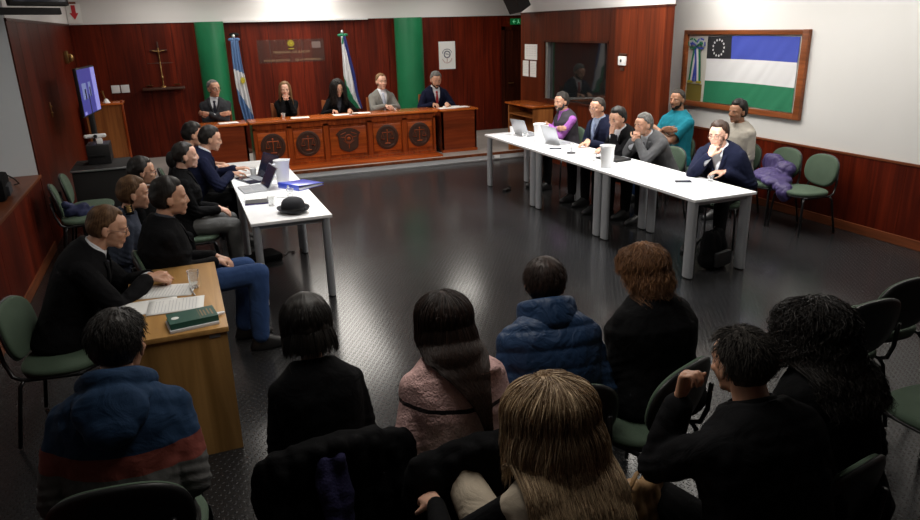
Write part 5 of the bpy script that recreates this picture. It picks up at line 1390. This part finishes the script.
def arms_crossed(z=.86, y=.21):
    return [dict(w=(.085, y+.03, z), pole=(-1, -.1, -.9), d=(1, .08, .12), n=(0, -1, .1), curl=.35), dict(w=(-.075, y, z-.02), pole=(1, -.1, -.9), d=(-1, .02, .1), n=(0, -1, .1), curl=.3)]
def arm_face(B, side, dx=0, dy=.10, dz=-.13, d=None, curl=.9, pole=None, n=None, **k):
    s = 2*side-1; w = B.H+B.Rh @ Vector((dx, dy, dz)); return dict(w=tuple(w), pole=pole or (s*.35, .25, -1), d=d or (-s*.25, -.25, 1), n=n or (0, -1, -.2), curl=curl, **k)

SHORT = dict(mat='black', t=.012, top=.4, nape=-.07)
def H_(**k): d = dict(SHORT); d.update(k); return d

# ================================================================== judges' bench
B = Body(lean=-3, hy=-32, hp=2, size=1.05, head=1.14)
cast(172, 214, 'grey-haired person in glasses and charcoal suit, arms crossed, left of the bench', B, Y=12.12, z=ZD, chairlab='wooden chair of the person with crossed arms at the bench\'s left', wood_=True,
     sk='light', arms=arms_crossed(), top=dict(kind='suit', mat='f_char', shirt='f_white', tie='f_dtie', v=(.22, .06)), hair=H_(mat='grey', t=.009, bald=.15), face=dict(brow=HM['grey'], glasses='thick'))
B = Body(True, lean=6, hunch=6, hy=8, hp=4, size=.98, head=1.12)
a = [arm_face(B, 0, -.03, .085, -.15, n=(1, -.5, 0), d=(.35, -.1, .9)), arm_face(B, 1, .03, .095, -.15, n=(-1, -.5, 0), d=(-.35, -.1, .9))]
cast(180, 285, 'long-haired blonde person in black with hands clasped under the chin, at the bench', B, Y=12.12, z=ZD, chairlab='wooden chair of the blonde person at the bench', wood_=True,
     sk='fair', arms=a, top=dict(kind='suit', mat='f_black', shirt='f_black', v=(.16, .05), collar=False), hair=dict(mat='dblonde', t=.010, nape=-.1, long=1, N=900, L=.27, rad=.0025, S=12, part=0, cy=-.3, vol=.006, lift=.05, g=.5, rootfront=.8), face=dict(brow=HM['dblonde'], female=None) if False else dict(brow=HM['dblonde']))
B = Body(True, lean=10, hunch=10, hy=-6, hp=12, size=.97, head=1.12)
cast(180, 338, 'person with long dark curly hair writing in a black jacket, centre of the bench', B, Y=12.14, z=ZD, chairlab='wooden chair of the curly-haired person at the bench', wood_=True,
     sk='light', arms=[arm_desk(0, .15, .33, .79), arm_desk(1, .13, .33, .79, curl=.6)], top=dict(kind='suit', mat='f_black', shirt='f_slate', v=(.24, .06), collar=False),
     hair=dict(mat='black', t=.022, nape=-.1, long=1, N=1400, L=.34, rad=.003, S=16, vol=.03, curl=.012, cf=55, clumps=40, lift=.35, cl=.02, g=.6, ears_covered=1, curly=1), face=dict(brow='hair_dark', glasses='thin'))
B = Body(lean=2, hy=-4, hp=3, size=1.0, head=1.12)
cast(183, 381.5, 'short-haired person in light grey blazer and pale tie, hands joined on the bench', B, Y=12.12, z=ZD, chairlab='wooden chair of the grey-blazered person at the bench', wood_=True,
     sk='fair', arms=[arm_desk(0, .05, .36, .80, d=(.6, .9, .1), curl=.7), arm_desk(1, .05, .37, .82, d=(-.6, .9, 0), curl=.7)], top=dict(kind='suit', mat='f_ggrey', shirt='f_white', tie='f_ltie', v=(.30, .07)),
     hair=H_(mat='dblonde', t=.009, recede=1), face=dict(brow=HM['lbrown']))
B = Body(lean=8, hunch=10, hy=6, hp=20, size=1.04, head=1.14)
cast(180, 436, 'bearded person in navy suit and red tie reading at the right end of the bench', B, Y=12.08, z=ZD, chairlab='wooden chair of the red-tied person at the bench', wood_=True,
     sk='light', arms=[arm_desk(0, .12, .36, .795), arm_desk(1, .12, .34, .795, curl=.6)], top=dict(kind='suit', mat='f_navy', shirt='f_white', tie='f_red', v=(.30, .065)),
     hair=H_(mat='grey', t=.012), face=dict(brow='hair_dark', beard=HM['dgrey']))

# ================================================================== left side (they face the right row)
B = Body(lean=14, hunch=12, hy=0, hp=14)
cast(-88, 194, 'dark-haired person in slate blue shirt, mostly hidden behind the navy-suited one', B, py=135, chairlab='green chair at the far end of the left table', sk='light',
     arms=[arm_desk(0, .1, .44, .79), arm_desk(1, .1, .44, .79)], top=dict(kind='sweater', mat='f_slate', cuff=.05), hair=H_(t=.02), face=dict())
B = Body(lean=16, hunch=12, hy=4, hp=16, size=1.04)
cast(-86, 211, 'person in navy suit and white shirt reaching over papers at the left table', B, py=139, chairlab='green chair under the navy-suited person at the left table', sk='light',
     arms=[arm_desk(0, .10, .50, .80, d=(.1, 1, .05)), arm_desk(1, .10, .42, .79)], top=dict(kind='suit', mat='f_navy', shirt='f_white', v=(.25, .06)), hair=H_(t=.017), face=dict())
B = Body(True, lean=4, hunch=8, hy=0, hp=4, size=1.02)
cast(-88, 186, 'person with dark ponytail, black jacket and grey trousers, hands in lap', B, py=156, chairlab='green chair with its seat showing under the ponytailed person', sk='fair',
     arms=[arm_lap(0, .05, .33, .66), arm_lap(1, .05, .33, .66)], top=dict(kind='suit', mat='f_black', shirt='f_black', v=(.12, .04), collar=False), legs=dict(mat='f_gtrous'),
     hair=dict(mat='black', t=.012, nape=-.06, top=.2, bun=((0, -.125, -.03), (.035, .045, .075))), face=dict())
B = Body(True, lean=6, hunch=8, hy=0, hp=8, size=.92)
cast(-85, 143, 'dark-haired person in glasses between the uniformed and ponytailed persons', B, py=172, chairlab='green chair under the dark-haired person in glasses', sk='light',
     arms=[arm_lap(0), arm_lap(1)], top=dict(kind='sweater', mat='f_black'), hair=dict(mat='black', t=.016, nape=-.09, long=1, ears_covered=1), face=dict(glasses='thin'))
def epaulets(t, B, A, k):
    for i in (0, 1):
        s = 2*i-1; m = MB(); c = B.at(.475, s*.125, 0); R = B.frame(.47).to_3x3()
        m.box(-.055, .055, -.028, .028, -.006, .006, b=.003); ang = Matrix.Translation(c+Vector((0, 0, .045))) @ Matrix.Rotation(s*.38, 4, 'Y')
        o = xf(m, ang).obj('epaulet', 'f_black', t, True)
        m = MB()
        for q in range(4): m.ell((-.036+q*.024, 0, .009), (.009, .018, .006), 10, 6)
        xf(m, ang).obj('gold_braid', 'brass', o, 'all')
B = Body(True, lean=10, hunch=14, hy=6, hp=8, size=.93)
cast(-82, 135, 'short-haired person in uniform with gold shoulder braid', B, py=194, chairlab='green chair under the uniformed person', sk='light',
     arms=[arm_lap(0), arm_lap(1)], top=dict(kind='sweater', mat='f_uniform', extra=epaulets), hair=H_(mat='lbrown', t=.017, nape=-.07), face=dict())
B = Body(lean=2, hunch=12, hy=4, hp=6, size=.95, fat=1.28, head=1.04)
cast(-84, 171, 'stocky person in black jacket and blue jeans seated behind the oak desk', B, py=198, chairlab='green chair under the person in blue jeans', sk='light', headfat=1.06,
     arms=[arm_lap(0, .06, .36, .68), arm_lap(1, .06, .34, .68)], top=dict(kind='suit', mat='f_blackj', shirt='f_slate', v=(.15, .05)), legs=dict(mat='f_jeans', th=.1, kn=.082, an=.07),
     knees=[(-.10, .56, .55), (.16, .60, .57)], feet=[(-.08, .50, .09), (.18, .56, .09)], hair=H_(t=.018, top=.6), face=dict())
B = Body(lean=14, hunch=26, hy=2, hp=18, size=1.06)
cast(-90, 109, 'person in glasses and black suit leaning over papers at the oak desk', B, py=228, cxy=(-.82, 4.28), cdeg=-98, chairlab='green chair under the person at the oak desk', sk='light', detail=2, voxel=.0055,
     arms=[arm_desk(0, .03, .50, .795, d=(.5, .9, .15), curl=.75), arm_desk(1, .05, .49, .805, d=(-.5, .9, .1), curl=.7)], top=dict(kind='suit', mat='f_blackj', shirt='f_white', tie='f_dtie', v=(.22, .055)),
     hair=H_(mat='lbrown', t=.012, recede=1), face=dict(glasses='thin', brow=HM['lbrown']))

# ================================================================== right row (they face the left tables)
B = Body(lean=8, hunch=6, hy=-10, hp=6)
a = arms_crossed(.85, .24)
cast(92, 561, 'grey-bearded person in dark vest and purple shirt sleeves, arms folded', B, py=102, chairlab='green chair under the purple-shirted person', sk='light',
     arms=a, top=dict(kind='vest', mat='f_vest', shirt='f_purple', v=(.08, .045)), hair=H_(mat='dgrey', t=.016), face=dict(brow=HM['dgrey'], beard=HM['grey']))
B = Body(lean=12, hunch=6, hy=-8, hp=4, size=1.04, fat=1.15)
cast(96, 597, 'heavy person in glasses, dark suit and striped tie, leaning on the right row', B, py=108, chairlab='green chair under the heavy person in glasses', sk='light', headfat=1.08,
     arms=[arm_desk(0, .14, .38, .79), arm_desk(1, .02, .30, .79, d=(-.8, .6, 0))], top=dict(kind='suit', mat='f_navy2', shirt='f_lblue', tie='f_stripe', v=(.28, .07)), hair=H_(mat='dgrey', t=.008), face=dict(glasses='thin', brow=HM['dgrey']))
B = Body(lean=18, hunch=10, hy=-14, hp=12)
cast(93, 617, 'dark-haired person in black suit covering the face with one hand', B, py=119, chairlab='green chair under the person covering the face', sk='light',
     arms=[arm_face(B, 0, -.0, .12, -.15, d=(.15, -.2, 1), curl=.25, n=(.1, -1, 0), pole=(-.3, .5, -1)), arm_desk(1, .1, .36, .79)], top=dict(kind='suit', mat='f_black', shirt='f_white', tie='f_dtie', v=(.24, .06)), hair=H_(t=.017, top=.6, fringe=.3), face=dict())
B = Body(lean=24, hunch=14, hy=-4, hp=8)
cast(93, 643, 'grey-haired person in grey suit with clasped hands against the mouth', B, py=125, chairlab='green chair under the grey-haired person with clasped hands', sk='light',
     arms=[arm_face(B, 0, -.03, .12, -.14, n=(1, -.6, 0), d=(.35, -.1, 1), curl=1.0, pole=(-.6, .35, -1)), arm_face(B, 1, .035, .125, -.15, n=(-1, -.6, 0), d=(-.35, -.1, 1), curl=.95, pole=(.6, .35, -1))],
     top=dict(kind='suit', mat='f_grey', shirt='f_white', tie='f_dtie', v=(.24, .06)), hair=H_(mat='grey', t=.013), face=dict(brow=HM['grey']))
B = Body(lean=20, hunch=16, hy=6, hp=6, size=1.06)
cast(118, 718, 'person in navy suit with brightly lit face, hand to mouth, at the near table end', B, py=135, chairlab='green chair under the brightly lit person', sk='fair', detail=2,
     arms=[arm_face(B, 0, -.04, .10, -.13, d=(.5, -.2, .8), n=(.3, -1, 0)), arm_face(B, 1, -.01, .12, -.14, d=(-.3, -.2, 1), n=(-.2, -1, 0), pole=(.5, .4, -1))] if False else [arm_desk(0, .1, .30, .79, d=(.9, .5, 0)), arm_face(B, 1, .0, .15, -.17, d=(-.25, -.35, 1), n=(-.2, -1, 0), pole=(.5, .4, -1))],
     top=dict(kind='suit', mat='f_navy2', shirt='f_white', v=(.18, .05)), hair=H_(mat='brown', t=.016), face=dict(glasses='thin'))
B = Body(lean=-3, hunch=4, hy=-20, hp=2, size=1.14, fat=1.1)
cast(92, 677, 'broad person in teal T-shirt with crossed bare arms by the panelled wall', B, py=100, chairlab='green chair under the person in the teal T-shirt', sk='tan',
     arms=arms_crossed(.95, .25), top=dict(kind='tee', mat='f_teal'), hair=H_(mat='dgrey', t=.009), face=dict(beard=HM['dgrey']), legs=dict(mat='f_jeans'))
B = Body(lean=0, hunch=10, hy=-4, hp=4, size=1.0)
cast(94, 737, 'dark-haired person in beige long-sleeved top below the framed flag', B, py=112, chairlab='green chair under the person in beige', sk='tan',
     arms=[arm_lap(0), arm_lap(1)], top=dict(kind='sweater', mat='f_beige'), hair=H_(t=.02, top=.6), face=dict())

# ================================================================== audience, seen from behind
def hood(t, B, A, k):
    m = MB(); R = B.frame(.5).to_3x3(); n0 = B.neck[0]
    def p(x, y, z): return n0+R @ Vector((x, y, z))
    n = 20
    for i in range(n):
        a0 = PI*(1.0+1.0*i/n)-PI*0; a1 = PI*(1.0+1.0*(i+1)/n)
        m.cap(p(.092*math.cos(a0), .10*math.sin(a0)-.005, .045), p(.092*math.cos(a1), .10*math.sin(a1)-.005, .045), .046, .046, 12)
    for s in (-1, 1): m.cap(p(s*.088, -.005, .02), p(s*.05, .085, -.03), .032, .022)
    m.ell(p(0, -.125, -.06), (.125, .06, .10), rot=R); m.ell(p(0, -.15, -.12), (.085, .04, .07), rot=R)
    for s in (-1, 1): m.ell(p(s*.075, -.085, -.02), (.06, .05, .05), rot=R)
    me = remesh(m, .007, 3, 'hood'); c = vcos(me); nn = vnorm(me); c += nn*(nfield(c, 40, 2)*.005)[:, None]; setcos(me, c)
    mobj('hood', me, 'f_blue', t)
B = Body(lean=12, hunch=18, hy=14, hp=14, size=.98, fat=1.05, head=1.06)
cast(-6, 120, 'dark-haired person in blue, brick and grey hooded sweatshirt, back to the viewer', B, py=345, chairlab='black-backed chair under the person in the hooded sweatshirt', sk='tan', detail=2,
     arms=[arm_lap(0, .12), arm_lap(1, .12)], top=dict(kind='hoodie', mat='f_hood', extra=hood), hair=H_(t=.011, top=.4, rough=.1, N=1500, L=.035, rad=.0012, S=6, nape=-.07, cy=-.3, g=.1, lift=.5, mess=.5, rootz=.1, rootnape=-.5), face=dict())
B = Body(True, lean=8, hunch=14, hy=-4, hp=12, size=.94, head=1.06)
cast(0, 306, 'person with short black hair in a black top, seen from behind', B, py=327, chairlab='black-backed chair under the person with short black hair', sk='light', detail=2,
     arms=[arm_lap(0, .10), arm_lap(1, .10)], top=dict(kind='sweater', mat='f_black', d=.012), hair=dict(mat='black', t=.015, nape=-.085, long=1, ears_covered=1, top=.3, N=3400, L=.11, rad=.0012, S=10, lift=.12, g=1.0, vol=.012, rootz=-.2), face=dict())
def wide_collar(t, B, A, k):
    R = B.frame(.47).to_3x3(); n0 = B.neck[0]; rings = []
    for a in [2*PI*q/36 for q in range(36)]:
        w = 1+.18*math.sin(a*2+.5)
        rings.append([n0+R @ Vector((r*math.sin(a), r*.78*-math.cos(a)-.012, z-.035*max(0, -math.cos(a))*0)) for r, z in ((.066, .045), (.08, .065), (.10, .055), (.185*w, -.025), (.178*w, -.05), (.09, .0))])
    m = MB(); m.loft(rings+[rings[0]], caps=False); 
    o = m.obj('collar', 'f_pink2', t, 'all'); s = o.modifiers.new('s', 'SUBSURF'); s.levels = 1; s.render_levels = 1
M['f_pink2'] = fabric('pink_collar', (.66, .42, .40), bump=.5, bscale=60)
B = Body(True, lean=10, hunch=14, hy=-6, hp=10, size=.97, head=.98)
cast(-4, 443, 'person with long dark brown hair and pale pink coat with thin black stripe', B, py=322, chairlab='black-backed chair under the person in the pink coat', sk='light', detail=2,
     arms=[arm_lap(0, .16), arm_lap(1, .16)], top=dict(kind='coat', mat='f_pink', extra=wide_collar, d=.005), hair=dict(mat='darkbrown', t=.011, nape=-.1, long=1, ears_covered=1, top=.2, N=5200, L=.35, rad=.0014, S=26, part=0, cy=-.5, cz=-.4, vol=.035, lift=.12, cl=.07, g=.8, cvx=(.06, .13), tv=.3, mess=.1), face=dict())
def puff_collar(t, B, A, k):
    R = B.frame(.5).to_3x3(); n0 = B.neck[0]
    m = MB(); rings = []
    for a in [2*PI*q/32 for q in range(32)]:
        rings.append([n0+R @ Vector((r*math.sin(a), r*-math.cos(a)-.008, z)) for r, z in ((.085, -.02), (.080, .03), (.092, .095), (.112, .112), (.132, .095), (.135, .03), (.14, -.04))])
    m.loft(rings+[rings[0]], caps=False); o = m.obj('collar', 'f_puff', t, 'all'); s = o.modifiers.new('s', 'SUBSURF'); s.levels = 1; s.render_levels = 1
B = Body(lean=12, hunch=16, hy=22, hp=12, size=.93, head=1.0)
cast(-10, 545, 'short-haired person in blue quilted jacket with high collar, from behind', B, py=285, chairlab='black-backed chair under the person in the blue quilted jacket', sk='light', detail=2,
     arms=[arm_lap(0, .12), arm_lap(1, .12)], top=dict(kind='puffer', mat='f_puff', extra=puff_collar), hair=H_(mat='darkbrown', t=.010, top=.4, rough=.1, N=1200, L=.032, rad=.0012, S=6, g=.1, lift=.4, mess=.4, rootz=.1), face=dict())
B = Body(True, lean=5, hunch=8, hy=-14, hp=12, size=.90, head=1.0, fat=1.3)
cast(2, 641, 'person with wavy auburn hair in a black top, from behind', B, py=270, chairlab='green-rimmed chair under the auburn-haired person', cdeg=20, cxy=(1.80, 2.34), sk='fair', detail=2,
     arms=[arm_lap(0, .12), arm_lap(1, .12)], top=dict(kind='coat', mat='f_black', d=-.005), hair=dict(mat='auburn', t=.012, nape=-.09, long=1, ears_covered=1, N=3800, L=.125, rad=.0015, S=18, curl=.009, cf=80, clumps=50, vol=.028, lift=.3, cz=-.2, g=.7, cl=.03, curly=1), face=dict())
B = Body(True, lean=10, hunch=16, hy=-8, hp=16, size=.98, head=.96)
cast(-8, 549, 'blonde person in cream vest over black sleeves, nearest the viewer', B, py=418, chairlab='chair at the bottom edge under the blonde person', sk='fair', detail=2, voxel=.005,
     arms=[dict(w=(-.32, .40, .74), pole=(-1, -.5, -.6), d=(-.2, 1, -.3), n=(.2, 0, -1), curl=.45), arm_lap(1, .12)],
     top=dict(kind='vest', mat='f_cream', shirt='f_black', collar=False, d=.012), legs=dict(mat='f_cream'), knees=[(-.20, .55, .72), (.14, .44, .52)],
     hair=dict(mat='blonde', t=.014, nape=-.1, long=1, ears_covered=1, top=.3, N=11500, L=.255, rad=.0013, S=24, part=-.15, cy=-.45, cz=-.3, vol=.06, lift=.2, g=.6, tip=.35, tv=.30, mess=.10, cl=.05, curl=.006, cf=22, clumps=50, lv=.14), face=dict())
B = Body(lean=10, hunch=18, hy=0, hp=12, size=.98, fat=1.05, head=.96)
def high_neck(t, B, A, k):
    R = B.frame(.5).to_3x3(); n0 = B.neck[0]; m = MB(); rings = []
    for a in [2*PI*q/32 for q in range(32)]:
        rings.append([n0+R @ Vector((r*math.sin(a), r*-math.cos(a), z)) for r, z in ((.066, .0), (.064, .05), (.068, .066), (.076, .062), (.082, .03), (.10, -.02))])
    m.loft(rings+[rings[0]], caps=False).obj('collar', 'f_blackj', t, 'all')
cast(-2, 739, 'person with greying short hair in a black jacket, fist raised to the cheek', B, py=364, chairlab='chair at the bottom edge under the person with raised fist', coff=-.10, sk='light', detail=2, voxel=.005,
     arms=[arm_face(B, 0, -.15, .12, -.12, d=(.15, .0, 1), curl=.95, n=(.6, -1, 0), pole=(-.35, .2, -1), thumb=.8), arm_lap(1, .12)],
     top=dict(kind='hoodie', mat='f_blackj', extra=high_neck), hair=H_(mat='dgrey', t=.011, top=.4, rough=.1, grey_side=.2, N=1800, L=.038, rad=.0012, S=6, g=.05, lift=.6, mess=.5, rootz=.1), face=dict())
B = Body(True, lean=8, hunch=14, hy=0, hp=10, size=.95, head=.92)
cast(-4, 812, 'person with voluminous black curly hair and black coat, from behind', B, py=330, chairlab='green-rimmed chair at the lower right under the curly-haired person', cdeg=10, cxy=(1.86, 1.55), sk='light', detail=2,
     arms=[arm_lap(0, .14), arm_lap(1, .14)], top=dict(kind='coat', mat='f_black'), hair=dict(mat='black', t=.016, nape=-.1, long=1, ears_covered=1, curly=1, N=5600, L=.24, rad=.0017, S=26, curl=.019, cf=62, clumps=70, vol=.05, lift=.4, cl=.05, g=.6, tv=.3, mess=.35), face=dict())
for q in SEATED: print('CAST', q)
# soft things (need the remesh helper)
def jacket_f():
    m = MB()
    for c, r, a in (((6.08, 5.74, .53), (.20, .21, .075), .2), ((5.98, 5.58, .51), (.17, .15, .06), .4), ((6.2, 5.86, .62), (.08, .15, .13), .1), ((6.17, 5.66, .6), (.09, .13, .09), 0), ((5.93, 5.44, .47), (.10, .10, .06), .5), ((5.9, 5.38, .41), (.07, .08, .09), .3)):
        m.ell(c, r, 20, 14, rot=Matrix.Rotation(a, 3, 'Z'))
    me = remesh(m, .008, 4, 'quilted_jacket'); c = vcos(me); c[:, 1] += .10; nn = vnorm(me)
    c += nn*(nfield(c, 24, 2)*.014+(np.abs(np.sin(c[:, 1]*38+c[:, 0]*14))**.5-.7)*.010+nfield(c, 60, 4)*.005)[:, None]; setcos(me, c)
    o = mobj('quilted_jacket', me, 'purple', None); return tag(o, 'crumpled purple quilted jacket lying on a green chair by the right wall', 'jacket')
jacket_f()
lump('navy_cloth', [((-1.05, 7.8, .49), (-.95, 7.92, .49), .05, .05), ((-1.15, 7.82, .52), (-1.03, 7.86, .54), .06, .06), ((-1.17, 7.8, .6), (-1.13, 7.85, .55), .04, .05)], 'navyfab', 'small crumpled navy cloth on the nearer empty chair at the left wall', 'cloth', 3)
b = spot(630, 512, .50)
def bagf():
    t = thing('tan_bag', (b.x, b.y, .45), .4, 'tan leather bag on the seat beside the blonde person', 'bag')
    m = MB()
    for q in range(8): m.cap((-.11+.03*q, -.05+.02*(q % 2), .05), (-.1+.028*q, -.03, .17+.02*math.sin(q)), .05, .035)
    me = remesh(m, .007, 3, 'bag_body'); c = vcos(me); nn = vnorm(me); c += nn*(nfield(c, 45, 1)*.007)[:, None]; setcos(me, c); mobj('bag_body', me, 'tan', t)
    MB().tube([(-.1, -.03, .17), (-.06, -.05, .27), (.04, -.05, .28), (.09, -.03, .18)], .008, 8).obj('strap', 'tan', t, 'all')
bagf()
t = thing('backpack', (4.45, 4.85, 0), math.radians(15), 'black backpack on the floor behind the near table leg', 'backpack')
m = MB()
for x_ in (-.1, 0, .1):
    m.cap((x_, 0, .09), (x_*.8, .02, .30), .085, .06)
me = remesh(m, .009, 3, 'main_compartment'); c = vcos(me); nn = vnorm(me); c += nn*(nfield(c, 30, 1)*.008)[:, None]; c[:, 2] = np.maximum(c[:, 2], .004); setcos(me, c); mobj('main_compartment', me, 'f_black', t)
MB().box(-.11, .11, -.12, -.07, .04, .18, b=.02).obj('front_pocket', 'black', t, True)
for s in (-1, 1): MB().tube([(s*.06, .08, .3), (s*.07, .14, .22), (s*.08, .13, .1), (s*.08, .09, .05)], .012, 8).obj('shoulder_strap', 'black', t, 'all')
MB().tube([(-.03, .02, .35), (0, .02, .39), (.03, .02, .35)], .008, 8).obj('grab_handle', 'black', t, 'all')
t = thing('power_adapter', (4.12, 8.62, 0), .5, 'small black power adapter with cable on the floor by the far table leg', 'adapter')
MB().box(-.06, .06, -.03, .03, 0, .03, b=.006).obj('brick', 'black', t, True); MB().tube([(.06, 0, .012), (.12, .03, .006), (.16, .1, .006), (.22, .08, .006), (.26, .16, .006)], .005, 6).obj('cable', 'black', t, 'all')
t = thing('shoulder_bag', (.62, 7.0, 0), .3, 'flat black bag and cable on the floor under the left table', 'bag')
MB().box(-.2, .14, -.14, .14, 0, .07, b=.025).obj('bag_body', 'f_black', t, True); MB().tube([(.14, .0, .02), (.22, -.02, .008), (.28, .05, .008), (.33, 0, .008), (.27, -.06, .008)], .006, 6).obj('cable', 'black', t, 'all')
# scarf hanging from a chair back in the front row
def coat_over(who, label):
    x_, y_ = next((q[1], q[2]) for q in SEATED if who in q[0])
    m = MB()
    for q in range(7):
        u = q/6-.5; m.cap((x_+u*.40, y_-.235, .82-.10*u*u*2), (x_+u*.46, y_-.28, .40), .036, .045)
    m.cap((x_-.2, y_-.20, .785), (x_+.2, y_-.20, .785), .05, .05); m.cap((x_-.14, y_-.2, .81), (x_+.14, y_-.2, .81), .045, .045)
    m.ell((x_-.25, y_-.2, .66), (.05, .06, .16)); m.ell((x_+.25, y_-.2, .66), (.05, .06, .16))
    me = remesh(m, .009, 4, 'coat'); c = vcos(me); nn = vnorm(me); c += nn*(nfield(c, 22, x_)*.012+nfield(c, 60, 2)*.004)[:, None]; setcos(me, c)
    o = mobj('coat', me, 'f_black', None); tag(o, label, 'coat')
coat_over('short black hair', 'black coat hung over the chair back of the person with short black hair')
coat_over('pink coat', 'black coat hung over the chair back of the person in the pink coat')
sx_, sy_ = next((q[1], q[2]) for q in SEATED if 'short black hair' in q[0])
sc_ = lump('scarf', [((sx_-.06, sy_-.26, .80), (sx_-.05, sy_-.33, .58), .03, .04), ((sx_-.05, sy_-.33, .58), (sx_-.06, sy_-.33, .34), .04, .045), ((sx_+.0, sy_-.27, .80), (sx_-.01, sy_-.33, .5), .025, .035)], plain('violet_knit', (.012, .010, .06), .9, bump=.5, bscale=120), 'dark violet scarf hanging over a front row chair back', 'scarf', 5, .012)
# case on the left ledge
t = thing('camera_bag', (-1.63, 7.35, .831), .1, 'black equipment bag standing on the left wall ledge', 'bag')
MB().box(-.16, .1, -.3, .2, 0, .2, b=.04).obj('bag_body', 'f_black', t, True); MB().tube([(.1, .15, .16), (.13, .3, .1), (.15, .42, .03), (.1, .5, .008)], .007, 8).obj('strap', 'black', t, 'all')
MB().box(-.1, .125, -.2, .05, .03, .12, b=.01).obj('front_pocket', 'hat', t, True)

# added spot beam that brightens the seated person's face, its source unseen
l = bpy.data.lights.new('face_spot', 'SPOT'); l.energy = 900; l.spot_size = math.radians(9); l.spot_blend = .5; l.shadow_soft_size = .04; l.color = (1, .98, .95)
o = bpy.data.objects.new('face_spot', l); C.objects.link(o); o.location = (2.2, 3.6, 2.9)
o.rotation_euler = (Vector((4.62, 5.25, 1.12))-o.location).to_track_quat('-Z', 'Y').to_euler()
bpy.context.scene.view_settings.view_transform = 'Standard'; bpy.context.scene.view_settings.look = 'None'
bpy.context.scene.view_settings.gamma = 1; bpy.context.scene.view_settings.use_curve_mapping = False
bpy.context.scene.view_settings.exposure = EXPO
w = bpy.data.worlds.new('world'); bpy.context.scene.world = w; w.use_nodes = True
w.node_tree.nodes['Background'].inputs[0].default_value = (.5, .55, .6, 1); w.node_tree.nodes['Background'].inputs[1].default_value = .02
